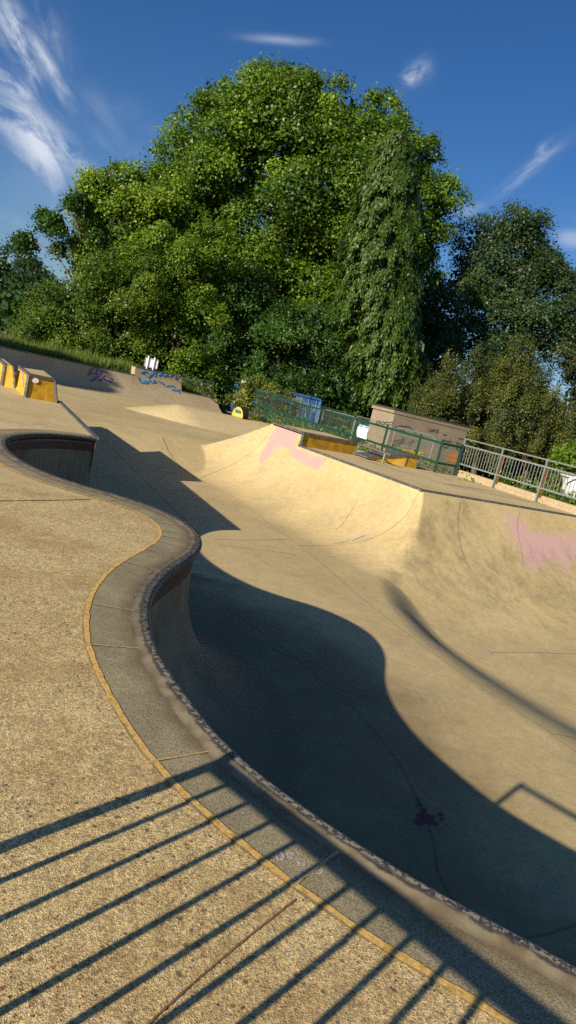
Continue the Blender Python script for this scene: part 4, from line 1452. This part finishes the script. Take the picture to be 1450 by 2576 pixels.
def crown(lobes, Y, leaf, dens, per, spread, flat=.6, elong=1.4, droop=0.0, core=True, back=.3, bumpy=.10, tint_base=.45, subs=30, subr=.29, stretch=1.0):
    """billowing crown: lobes carry sub-lobes, their outer shells carry leaf clumps"""
    allC, allN, allS, allT = [], [], [], []
    for li, (px, py, rx, ry) in enumerate(lobes):
        c, r = lobe_world(px, py, rx, ry, Y + RNG.uniform(-1.0, 1.0))
        rm = (r[0] * r[1] * r[2]) ** (1 / 3)
        ns = max(9, int(subs * min(1.6, max(.35, rm / 3.0))))
        for k in range(ns):
            d0 = unit(RNG.normal(size=3))
            if -d0[1] * .8 + d0[2] * .4 - .1 * d0[0] < -.25 and RNG.random() > back: continue
            rs = rm * subr * RNG.uniform(.6, 1.35) * np.array([1.0, 1.0, .85 * stretch])
            if rm < 1.3: rs = rs * 1.25
            sc = c + d0 * (r - rs * .55).clip(.05) * RNG.uniform(.82, 1.12)
            tone = RNG.normal(tint_base, .17)
            area = 4 * math.pi * (rs.prod() ** (2 / 3))
            n = max(4, int(area * dens))
            d = unit(RNG.normal(size=(n, 3)) + d0 * 1.0 + np.array([0, -.1, .30]))
            cc = sc + d * rs * (1 - bumpy * np.abs(RNG.normal(size=(n, 1))))
            sp = spread * RNG.uniform(.6, 1.35, size=n)
            off = RNG.normal(size=(n, per, 3)) * sp[:, None, None] * np.array([1, 1, flat])
            off[..., 2] -= (off[..., :2] ** 2).sum(-1) / sp[:, None] * .30 + droop * np.abs(off[..., 2])
            C = (cc[:, None, :] + off).reshape(-1, 3)
            dd = np.repeat(d, per, 0)
            Nn = unit(dd * .75 + np.array([-.05, -.15, .40]) + RNG.normal(size=C.shape) * .50)
            allC.append(C); allN.append(Nn)
            allS.append(leaf * RNG.uniform(.6, 1.35, size=len(C)))
            ct = np.clip(tone + RNG.normal(0, .10, size=n), 0, 1)
            allT.append(np.clip(np.repeat(ct, per) + RNG.normal(0, .16, size=len(C)), 0, 1))
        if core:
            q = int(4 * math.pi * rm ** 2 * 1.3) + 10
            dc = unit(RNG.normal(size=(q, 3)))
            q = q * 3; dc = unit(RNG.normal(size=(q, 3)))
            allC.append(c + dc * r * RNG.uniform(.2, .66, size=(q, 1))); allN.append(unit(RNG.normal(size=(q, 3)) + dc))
            allS.append(np.full(q, min(.34, r.min() * .4)) * RNG.uniform(.7, 1.2, q)); allT.append(np.zeros(q))  # inner leaves take the darkest tint, crown shade put into their colour
    C, Nn, S, T = map(np.concatenate, (allC, allN, allS, allT))
    return leaf_quads(C, Nn, S, elong), T


def trunk_mesh(base, top, r0, limbs, seed):
    rr = random.Random(seed)
    b = MB()
    base, top = np.asarray(base, float), np.asarray(top, float)
    pts = [base + (top - base) * t + np.array([rr.uniform(-.15, .15), rr.uniform(-.15, .15), 0]) * (t > 0) * r0 * 4 for t in np.linspace(0, 1, 7)]
    b.tube(pts, [r0 * (1.25 if i == 0 else 1 - .13 * i) for i in range(7)], 8)
    for k in range(limbs):
        s = pts[rr.randint(2, 5)]
        an = rr.uniform(0, 6.28); L = np.linalg.norm(top - base) * rr.uniform(.15, .28)
        e = s + np.array([math.cos(an) * L * .8, math.sin(an) * L * .8, L * .65])
        mid = (s + e) / 2 + np.array([rr.uniform(-.3, .3), rr.uniform(-.3, .3), .3])
        b.tube([s, mid, e], [r0 * .42, r0 * .28, r0 * .08], 6)
    return b


def tree(name, label, lobes, Y, mat, cat="tree", leaf=0.163, dens=1.1, per=90, spread=.55, trunk=True, tr=.45, group=None, limbs=5, **kw):
    xs = [l[0] for l in lobes]
    cpx = sum(l[0] * l[2] for l in lobes) / sum(l[2] for l in lobes)
    base = atd(cpx, max(l[1] for l in lobes), Y)
    gz = float(ground_z(np.array(base[0]), np.array(Y)))
    root = empty(name, (base[0], Y, gz))
    tag(root, label, cat, group)
    Q, T = crown(lobes, Y, leaf, dens, per, spread, **kw)
    Q[..., 2] = np.maximum(Q[..., 2], gz + .02)
    Q = Q - np.array([base[0], Y, gz])
    quads_mesh("crown", Q, mat, root, T)
    if trunk:
        topp = atd(cpx, min(l[1] for l in lobes) * .5 + max(l[1] for l in lobes) * .5, Y) - np.array([base[0], Y, gz])
        trunk_mesh((0, 0, -.1), topp, tr, limbs, len(name) + int(Y)).build("trunk", M["bark"], root, True)
    return root


M["plane_leaf"] = leaf_mat("plane_tree_leaf", (.028, .078, .008), (.20, .33, .022))
M["lime_leaf"] = leaf_mat("light_leaf", (.05, .12, .009), (.245, .365, .024))
M["dark_leaf"] = leaf_mat("dark_leaf", (.018, .055, .010), (.07, .165, .018), .25)
M["oak_leaf"] = leaf_mat("oak_leaf", (.018, .044, .014), (.07, .125, .036), .2)
M["yew_leaf"] = leaf_mat("yew_needles", (.020, .036, .012), (.135, .155, .022), .15)
M["olive_leaf"] = leaf_mat("olive_leaf", (.026, .042, .012), (.095, .125, .032), .25)
M["conifer_leaf"] = leaf_mat("conifer_spray", (.020, .055, .008), (.095, .165, .020), .2)
M["bramble_leaf"] = leaf_mat("bramble_leaf", (.05, .085, .010), (.26, .27, .035), .3)
M["hawthorn_leaf"] = leaf_mat("hawthorn_leaf", (.042, .092, .010), (.18, .27, .024))
M["grass_blade"] = leaf_mat("grass_blade", (.05, .10, .012), (.20, .26, .035), .35)

tree("plane_tree", "giant rounded plane tree towering over the middle of the park", [(735, 305, 150, 95), (735, 255, 88, 46), (600, 325, 100, 92), (850, 310, 120, 90), (480, 370, 68, 80), (945, 330, 58, 80), (700, 440, 200, 150), (520, 500, 115, 130), (860, 500, 130, 150), (620, 650, 140, 130), (780, 640, 120, 120), (445, 460, 55, 60), (560, 250, 36, 36), (690, 780, 130, 100), (560, 620, 95, 100), (850, 690, 90, 110), (780, 120, 22, 18) if False else (765, 214, 34, 22)], 52, M["plane_leaf"], leaf=0.148, dens=.85, per=69, spread=.42, tr=.8, limbs=9)
tree("plane_tree", "tall plane tree showing past the right side of the drooping conifer", [(1060, 420, 50, 65), (1095, 520, 58, 75), (1065, 640, 55, 80), (1010, 350, 34, 45), (1000, 560, 90, 120), (1020, 740, 70, 110)], 57, M["plane_leaf"], leaf=0.148, dens=.8, per=66, spread=.42, tr=.6, tint_base=.5)
tree("plane_tree", "light green plane tree sloping down left of the giant one", [(300, 490, 75, 60), (385, 500, 80, 80), (248, 470, 38, 40), (330, 600, 105, 95), (430, 600, 85, 110), (230, 590, 55, 50), (270, 545, 65, 60), (350, 520, 60, 60), (300, 660, 90, 70), (380, 680, 90, 80), (225, 530, 30, 45), (215, 610, 34, 40), (265, 640, 75, 60)], 47, M["lime_leaf"], subs=26, leaf=0.133, dens=.95, per=63, spread=.36, tr=.4, tint_base=.5)
tree("hanging_lime_tree", "bright leafed tree hanging low in front of the giant plane tree", [(470, 690, 80, 100), (480, 830, 80, 90), (415, 640, 55, 60), (485, 915, 48, 40), (520, 640, 70, 85), (420, 760, 65, 90), (410, 830, 50, 60), (500, 962, 50, 32), (525, 760, 50, 80), (350, 760, 60, 70)], 46, M["lime_leaf"], leaf=0.104, dens=1.3, per=63, spread=.3, tr=.3, droop=.3, tint_base=.42)
tree("hawthorn_bush", "scrubby green bush at the top of the grass on the left", [(135, 775, 62, 62), (215, 745, 70, 70), (180, 840, 115, 55), (290, 790, 90, 110), (350, 700, 60, 80), (330, 880, 60, 50), (85, 835, 40, 38), (235, 705, 40, 40), (265, 690, 50, 50)], 44.2, M["hawthorn_leaf"], "bush", leaf=0.096, dens=1.4, per=60, spread=.3, tr=.2, tint_base=.4)
tree("elder_bush", "dense dark green elder bush in the middle behind the container", [(780, 825, 105, 75), (720, 870, 75, 70), (850, 880, 85, 80), (690, 950, 70, 50), (800, 965, 105, 65), (620, 930, 65, 65), (595, 850, 55, 85), (880, 980, 60, 60), (600, 760, 65, 95), (560, 880, 55, 80), (540, 965, 55, 42), (600, 985, 50, 40), (660, 820, 70, 80)], 47.5, M["dark_leaf"], "bush", leaf=0.104, dens=1.3, per=63, spread=.3, tr=.25, tint_base=.4)
tree("oak_tree", "dark windswept oak standing apart on the right", [(1285, 575, 75, 48), (1345, 640, 45, 40), (1215, 610, 62, 60), (1290, 680, 105, 75), (1385, 715, 62, 55), (1175, 720, 72, 70), (1300, 790, 130, 70), (1420, 790, 60, 60), (1125, 830, 60, 80), (1230, 870, 100, 60), (1420, 720, 40, 35), (1340, 565, 36, 34), (1250, 730, 90, 70), (1380, 800, 80, 60), (1330, 850, 90, 45), (1440, 850, 40, 40)], 60, M["oak_leaf"], leaf=0.141, dens=.8, per=60, spread=.45, tr=.6, back=.2, bumpy=.2)
def plumes(tops, w, h, rows):
    out = []
    for x, y in tops:
        for k in range(rows):
            out.append((x + RNG.uniform(-5, 5) + 4 * k, y + h * (.9 + 1.05 * k), w * (1 + .28 * k), h))
    return out


tree("yew_tree", "rounded golden yew behind the roof of the hut", plumes([(1060, 965), (1082, 940), (1104, 912), (1126, 900), (1148, 915), (1170, 940), (1190, 965)], 17, 46, 3) + [(1120, 1040, 75, 50)], 42, M["yew_leaf"], leaf=.062, dens=3.4, per=62, spread=.13, tr=.2, flat=1.6, stretch=1.5, tint_base=.42)
tree("yew_tree", "grey green yew between the two golden ones", [(1215, 960, 52, 70), (1220, 1040, 65, 75), (1200, 905, 34, 38), (1250, 1000, 52, 80), (1240, 1090, 60, 40)], 43, M["olive_leaf"], leaf=0.074, dens=2.6, per=69, spread=.19, stretch=1.2, tr=.2, flat=1.2, tint_base=.35)
tree("yew_tree", "tall golden tipped yew with upright plumes right of the hut", plumes([(1250, 925), (1268, 893), (1287, 862), (1305, 850), (1324, 878), (1343, 908), (1364, 940), (1386, 975), (1410, 1010)], 15, 50, 4) + [(1310, 1060, 85, 60)], 41, M["yew_leaf"], leaf=.062, dens=3.4, per=62, spread=.12, tr=.2, flat=2.0, stretch=1.9, tint_base=.45)
tree("laurel_bush", "small bright bush behind the railing at the right edge", [(1435, 1140, 35, 32), (1470, 1165, 40, 30), (1410, 1165, 22, 20)], 30, M["lime_leaf"], "bush", leaf=0.074, dens=4, per=45, spread=.16, tr=.08, tint_base=.4)
tree("bramble_bush", "yellow green bramble climbing the green fence by the container", [(650, 985, 50, 28), (690, 1012, 45, 32), (612, 1005, 28, 42), (725, 1040, 40, 22), (665, 1035, 55, 25), (700, 985, 30, 18)], 37, M["bramble_leaf"], "bush", leaf=0.081, dens=3.2, per=54, spread=.17, tr=.08, tint_base=.42)
tree("holm_oak", "black green tree cut off by the left edge", [(5, 680, 32, 55), (-10, 780, 45, 75), (20, 740, 26, 50)], 56, M["oak_leaf"], leaf=0.148, dens=.8, per=60, spread=.45, tr=.4, tint_base=.25)
tree("distant_tree", "small round dark tree far behind the left bushes", [(72, 674, 30, 24), (100, 715, 30, 30), (50, 720, 40, 40)], 95, M["oak_leaf"], leaf=0.222, dens=.4, per=60, spread=.7, tr=.5, tint_base=.4)
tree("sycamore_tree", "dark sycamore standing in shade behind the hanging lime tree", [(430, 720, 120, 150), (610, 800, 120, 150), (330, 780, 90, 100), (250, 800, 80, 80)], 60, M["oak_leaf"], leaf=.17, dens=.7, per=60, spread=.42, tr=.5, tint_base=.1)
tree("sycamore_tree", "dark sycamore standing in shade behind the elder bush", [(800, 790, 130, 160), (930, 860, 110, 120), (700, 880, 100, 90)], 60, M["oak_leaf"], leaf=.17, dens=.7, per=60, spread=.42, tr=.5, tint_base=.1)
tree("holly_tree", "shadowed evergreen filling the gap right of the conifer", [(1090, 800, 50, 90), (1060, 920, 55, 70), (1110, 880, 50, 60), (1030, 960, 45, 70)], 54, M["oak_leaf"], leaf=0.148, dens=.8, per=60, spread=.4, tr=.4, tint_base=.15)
tree("hedgerow_tree", "dark ivy clad tree at the right edge behind the golden yew", [(1440, 920, 40, 60), (1450, 1010, 45, 70), (1430, 1080, 40, 50)], 52, M["olive_leaf"], leaf=0.126, dens=1, per=60, spread=.36, tr=.3, tint_base=.25)

# conifer with drooping sprays


def conifer():
    Y = 46.0
    spine = [(1003, 312, 20), (999, 355, 44), (990, 430, 68), (979, 520, 84), (968, 600, 94), (964, 700, 100), (972, 800, 104), (988, 880, 98), (990, 960, 72), (985, 1010, 34)]
    base = atd(980, 1020, Y); gz = float(ground_z(np.array(base[0]), np.array(Y)))
    root = empty("conifer_tree", (base[0], Y, gz))
    tag(root, "tall drooping conifer standing in front of the giant plane tree", "tree")
    k = Y / (FPX * math.cos(PITCH))
    ys = [q[1] for q in spine]
    C, Nn, Tt, S, TT = [], [], [], [], []
    for i in range(900):
        u = RNG.random() ** .8
        y = 325 + u * (1000 - 325)
        xc = np.interp(y, ys, [q[0] for q in spine]); r = np.interp(y, ys, [q[2] for q in spine]) * k
        an = RNG.uniform(math.pi * .9, 2.1 * math.pi) if RNG.random() < .8 else RNG.uniform(0, math.pi)
        rr = r * RNG.uniform(.55, 1.10) * (1.28 if RNG.random() < .1 else 1)
        c0 = atd(xc, y, Y)
        out = np.array([math.cos(an), math.sin(an) * .9, 0])
        side = np.array([-out[1], out[0], 0])
        # a bough: rises a little then bends down, carrying hanging sprays
        nsp = int(5 + rr * 5)
        tone = RNG.normal(.45, .14)
        for j in range(nsp):
            f = RNG.uniform(.45, 1.0)
            w = RNG.normal() * .30 * (1.15 - f) * (.6 + rr * .4)
            p = c0 + out * rr * f + side * w + np.array([0, 0, .5 * f - 1.15 * f * f * (.5 + .35 * rr)])
            m = 16
            L = RNG.uniform(.35, .95)
            t = RNG.random(m)
            h = out[None] * (t[:, None] * .22 * L) + np.array([0, 0, -1]) * (t[:, None] * L) + RNG.normal(size=(m, 3)) * np.array([.09, .09, .05])
            C.append(p + h); Nn.append(unit(out[None] * .9 + np.array([0, -.1, .3]) + RNG.normal(size=(m, 3)) * .35))
            Tt.append(np.array([0, 0, -1.0]) + out * .3 + RNG.normal(size=(m, 3)) * .3)
            S.append(RNG.uniform(.07, .13, m)); TT.append(np.clip(tone + .15 * (t - .5) + RNG.normal(0, .12, m), 0, 1))
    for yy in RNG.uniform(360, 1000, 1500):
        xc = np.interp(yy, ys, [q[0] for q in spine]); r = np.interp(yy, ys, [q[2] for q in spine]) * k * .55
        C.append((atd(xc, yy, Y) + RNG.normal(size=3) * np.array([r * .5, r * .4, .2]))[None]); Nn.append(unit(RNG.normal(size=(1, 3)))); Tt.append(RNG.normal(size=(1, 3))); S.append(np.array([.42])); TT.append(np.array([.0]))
    C, Nn, Tt, S, TT = map(np.concatenate, (C, Nn, Tt, S, TT))
    Q = leaf_quads(C, Nn, S, 2.2, Tt)
    Q[..., 2] = np.maximum(Q[..., 2], gz)
    quads_mesh("crown", Q - np.array([base[0], Y, gz]), M["conifer_leaf"], root, TT)
    trunk_mesh((0, 0, -.1), atd(988, 345, Y) - np.array([base[0], Y, gz]), .32, 0, 3).build("trunk", M["bark"], root, True)


conifer()

# half-dead tree on the left with bare limbs
def dead_tree():
    Y = 46.0
    base = atd(186, 760, Y); gz = float(ground_z(np.array(base[0]), np.array(Y)))
    root = empty("dead_tree", (base[0], Y, gz))
    tag(root, "half dead tree with bare pale limbs and a few leafy tufts at the left", "tree")
    o_ = np.array([base[0], Y, gz])
    P = lambda pts, dy=0: [atd(x, y, Y + dy) - o_ for x, y in pts]
    b = MB()
    b.tube([np.array([0, 0, -.1])] + P([(188, 709), (200, 675), (212, 646), (230, 612), (247, 586), (278, 560)]), [.12, .09, .08, .065, .055, .04, .015], 7)
    b.tube(P([(200, 675), (202, 620), (202, 581), (212, 548), (217, 520), (212, 498), (204, 486)], -.4), [.07, .06, .05, .045, .035, .025, .012], 6)
    b.tube(P([(202, 581), (188, 556), (178, 535), (167, 520)], -.4), [.07, .05, .04, .015], 5)
    b.tube(P([(188, 709), (160, 668), (140, 640), (122, 628), (104, 616), (87, 611), (66, 602)], -.6), [.07, .06, .05, .045, .035, .03, .015], 6)
    b.tube(P([(190, 640), (165, 606), (145, 590), (128, 560)], -.2), [.045, .035, .03, .015], 5)
    for k in range(26):
        x, y = random.choice([(66, 602), (87, 611), (128, 560), (204, 490), (217, 520), (167, 520), (247, 586), (278, 560)])
        b.tube(P([(x, y), (x + random.uniform(-12, 12), y - random.uniform(4, 16))], random.uniform(-.5, .2)), [.025, .008], 4)
    b.build("trunk", M["deadwood"], root, True)
    Q, T = crown([(52, 600, 7, 9), (64, 592, 8, 7), (60, 615, 7, 6), (76, 608, 6, 5), (124, 545, 9, 8), (134, 556, 8, 7), (118, 560, 7, 8), (112, 536, 6, 5), (142, 548, 6, 5), (152, 572, 7, 5), (186, 500, 7, 6), (196, 494, 6, 6), (206, 506, 5, 5), (184, 512, 5, 4), (240, 590, 12, 9), (262, 606, 14, 10), (150, 620, 9, 7), (222, 548, 8, 7)], Y - .6, .12, 3.0, 20, .26, core=False, back=.9, tint_base=.3)
    quads_mesh("crown", Q - o_, M["dark_leaf"], root, T)
dead_tree()

# tree beyond the left edge of the frame: its shade lies on the far quarter pipe
def shade_tree():
    tgt = np.array([*(fa + fd * 1.0 + fn2 * .8), -.5])
    c = tgt - SUNDIR * 27.0
    gz = float(ground_z(np.array(c[0]), np.array(c[1])))
    root = empty("shade_tree", (c[0], c[1], gz))
    tag(root, "leafy tree just left of the view whose shade falls on the quarter pipe", "tree")
    C, Nn, S, T = [], [], [], []
    side = np.array([math.cos(SUN_AZ), -math.sin(SUN_AZ), 0])
    for k in range(300):
        d = unit(RNG.normal(size=3)); q = c + side * RNG.uniform(-4.2, -.2) + d * np.array([.62, .62, .62]) * RNG.uniform(.1, 1)
        m = 30
        C.append(q + RNG.normal(size=(m, 3)) * .35); Nn.append(unit(RNG.normal(size=(m, 3)) + [0, 0, .5])); S.append(RNG.uniform(.25, .5, m)); T.append(RNG.random(m) * .7)
    C, Nn, S, T = map(np.concatenate, (C, Nn, S, T))
    quads_mesh("crown", leaf_quads(C, Nn, S, 1.4) - np.array([c[0], c[1], gz]), M["dark_leaf"], root, T)
    trunk_mesh((0, 0, -.1), (0, 0, c[2] - gz), .3, 6, 5).build("trunk", M["bark"], root, True)
shade_tree()

# undergrowth under the trees: one mass
def undergrowth():
    C, Nn, S, T = [], [], [], []
    for k in range(5200):
        x = RNG.uniform(-22, 30); y = RNG.uniform(47, 54)
        if x < -8: y += (-8 - x) * .1
        gz = float(ground_z(np.array(x), np.array(y)))
        h = RNG.random() ** 1.2 * 3.6
        m = 9
        C.append(np.array([x, y, gz + h]) + RNG.normal(size=(m, 3)) * .3); Nn.append(unit(RNG.normal(size=(m, 3)) + [0, -.4, .6])); S.append(RNG.uniform(.2, .5, m)); T.append(RNG.random(m) * .35)
    C, Nn, S, T = map(np.concatenate, (C, Nn, S, T))
    o = quads_mesh("undergrowth", leaf_quads(C, Nn, S, 1.4), M["dark_leaf"], None, T)
    tag(o, "dark undergrowth filling the space beneath the trees", None, None, "stuff")
    # weeds behind the fences
    C, Nn, S, T = [], [], [], []
    for k in range(5200):
        if RNG.random() < .55:
            s = RNG.uniform(-1, fl * 1.15); q = p_end + fdv * s; n_ = np.array([fdv[1], -fdv[0]])
            if n_[1] < 0: n_ = -n_
            q = q + n_ * RNG.uniform(.15, 3.0); top = -.25 + .45 * math.sin(s * 1.7) ** 2
        else:
            s = RNG.uniform(0, 14); q = G1 + GD * s + GN * RNG.uniform(.6, 4.0); top = .42
        gz = float(ground_z(np.array(q[0]), np.array(q[1])))
        m = 12
        z = gz + RNG.random() * max(.3, top - gz)
        C.append(np.array([q[0], q[1], z]) + RNG.normal(size=(m, 3)) * np.array([.16, .16, .14])); Nn.append(unit(RNG.normal(size=(m, 3)) + [-.3, -.5, .5])); S.append(RNG.uniform(.04, .085, m)); T.append(np.clip(RNG.normal(.35, .25, m), 0, 1))
    C, Nn, S, T = map(np.concatenate, (C, Nn, S, T))
    o = quads_mesh("weeds", leaf_quads(C, Nn, S, 1.8), M["lime_leaf"], None, T)
    tag(o, "green weeds and nettles behind the fences", None, None, "stuff")
    # grass on the shoulder above the quarter pipe
    n = 42000
    s = RNG.uniform(sA - 2, sX1 + 2, n); o_ = OFF + .25 + RNG.random(n) ** 1.5 * 10
    P = fa + fd * s[:, None] + fn2 * o_[:, None]
    gz = ground_z(P[:, 0], P[:, 1])
    h = RNG.uniform(.12, .34, n) * (1 + .5 * np.sin(P[:, 0] * 1.3) ** 2)
    h = h * np.where(s > sX0 - 2.5, 1.6, 1)
    an = RNG.uniform(0, 6.28, n); w = .022
    B0 = np.stack([P[:, 0] - w * np.cos(an), P[:, 1] - w * np.sin(an), gz], 1); B1 = np.stack([P[:, 0] + w * np.cos(an), P[:, 1] + w * np.sin(an), gz], 1)
    tp = np.stack([P[:, 0] + RNG.normal(0, .09, n), P[:, 1] + RNG.normal(0, .09, n), gz + h], 1)
    o = quads_mesh("grass", np.stack([B0, B1, tp], 1), M["grass_blade"], None, np.clip(RNG.normal(.5, .25, n), 0, 1), 3)
    tag(o, "sunlit grass strip above the quarter pipe", None, None, "stuff")
undergrowth()

# ------------------------------------------------------------------ world, sun, camera
w = bpy.data.worlds.new("World")
scene.world = w
w.use_nodes = True
t = w.node_tree
bg = t.nodes["Background"]


class WN(NT):
    def __init__(self, tree): self.t = tree


W = WN(t)
sky = W.n("ShaderNodeTexSky", sky_type="NISHITA", sun_disc=False, sun_elevation=SUN_EL, sun_rotation=math.atan2(-SUNDIR[0], -SUNDIR[1]), altitude=100, air_density=1.0, dust_density=.7, ozone_density=2.5)
gen = W.coord("Generated")
hs = W.n("ShaderNodeHueSaturation", {"Hue": .5, "Saturation": 1.27, "Value": 1.0, "Color": sky.outputs[0]}).outputs[0]
hs = W.mix(1.0, hs, (.78, .87, 1.09), "MULTIPLY")


def nd(v): v = np.asarray(v, float); return v / np.linalg.norm(v)


def dot(v, c):
    return W.n("ShaderNodeVectorMath", {0: v, 1: tuple(map(float, c))}, operation="DOT_PRODUCT").outputs["Value"]


CLOUD = [((40, 60), (185, 250), 22, .8, 16, 6), ((60, 330), (235, 430), 30, .8, 14, 5), ((-40, 150), (110, 290), 26, .7, 16, 5), ((180, 200), (330, 440), 60, .18, 6, 3), ((1340, 400), (1425, 350), 14, .9, 16, 3),  # start px, end px, width px, strength, noise scale, stretch
    ((-30, -40), (172, 290), 36, 1.25, 11, 5), ((60, -40), (160, 190), 40, .40, 9, 4), ((-40, 210), (225, 480), 54, 1.15, 10, 4), ((-20, 240), (130, 300), 40, .55, 10, 3),
    ((170, 270), (420, 420), 75, .22, 5, 2), ((600, 94), (830, 112), 10, .38, 6, 4), ((1010, 215), (1078, 163), 24, 1.15, 15, 2.2), ((1000, 190), (1010, 270), 18, .16, 9, 2),
    ((1250, 490), (1425, 355), 17, .62, 10, 4), ((1395, 600), (1500, 590), 22, .60, 8, 3), ((1130, 545), (1260, 515), 16, .28, 7, 3), ((-40, 520), (90, 580), 22, .30, 6, 4), ((1400, 520), (1480, 690), 90, .14, 4, 2), ((-20, 330), (330, 640), 110, .16, 4, 2)]
total = None
for (a, b_, wd_, stg, ns, stc) in CLOUD:
    da, db = nd(ray(*a)), nd(ray(*b_))
    c = nd(da + db); e1 = nd((db - da) - c * ((db - da) @ c)); e2 = np.cross(c, e1)
    L = np.linalg.norm(db - da) / 2; Wd = wd_ / FPX
    x = W.math("DIVIDE", dot(gen, e1), L); y = W.math("DIVIDE", dot(gen, e2), Wd)
    vec = W.n("ShaderNodeCombineXYZ", {0: dot(gen, e1), 1: W.math("MULTIPLY", dot(gen, e2), 1 + (stc - 1) * .45), 2: 0.0}).outputs[0]
    vec = W.mapping(vec, (1, 1, 1), (a[0] * .013, a[1] * .017, 1))
    n1_ = W.noise(vec, ns * 1.15, 12, .64, .5)
    y2 = W.math("ADD", y, W.math("MULTIPLY", W.math("SUBTRACT", W.noise(vec, ns * .7, 3, .5), .5), 2.2))
    rr = W.math("ADD", W.math("POWER", W.math("ABSOLUTE", x), 2.0), W.math("POWER", W.math("ABSOLUTE", y2), 2.0))
    m_ = W.math('POWER', 2.718, W.math('MULTIPLY', rr, -1.6))
    front = W.math("GREATER_THAN", dot(gen, c), 0.2)
    m_ = W.math("MULTIPLY", W.math("MULTIPLY", m_, W.ramp(n1_, .36, .66, .04, 1.0)), W.math("MULTIPLY", front, stg))
    total = m_ if total is None else W.math("MAXIMUM", total, m_)
CLOUDC = (7.6, 8.2, 9.4)
colr = W.mix(total, hs, CLOUDC)
t.links.new(colr, bg.inputs[0])
bg.inputs[1].default_value = .064

sd = bpy.data.lights.new("sun", "SUN")
sd.energy = 5.0
sd.angle = math.radians(.5)
sd.color = (1, .855, .69)
so = bpy.data.objects.new("sun", sd)
COL.objects.link(so)
so.rotation_euler = Vector(SUNDIR).to_track_quat("-Z", "Y").to_euler()
so.location = (-20, -20, 30)

cd_ = bpy.data.cameras.new("camera")
cam = bpy.data.objects.new("camera", cd_)
COL.objects.link(cam)
xi = cr * AX - sr * AD
yi = sr * AX + cr * AD
Mx = Matrix(((xi[0], -yi[0], -AF[0], 0), (xi[1], -yi[1], -AF[1], 0), (xi[2], -yi[2], -AF[2], EYE), (0, 0, 0, 1)))
cam.matrix_world = Mx
cd_.sensor_fit = "VERTICAL"
cd_.sensor_height = 36.0
cd_.sensor_width = 36.0
cd_.lens = 36.0 * FPX / 2576.0
cd_.clip_start = .05
cd_.clip_end = 2000
scene.camera = cam
scene.render.resolution_x, scene.render.resolution_y = 576, 1024
scene.view_settings.view_transform = "Standard"
scene.view_settings.look = "None"
scene.view_settings.exposure = .48
scene.view_settings.gamma = 1.0
scene.cycles.max_bounces = 6
scene.cycles.use_denoising = False
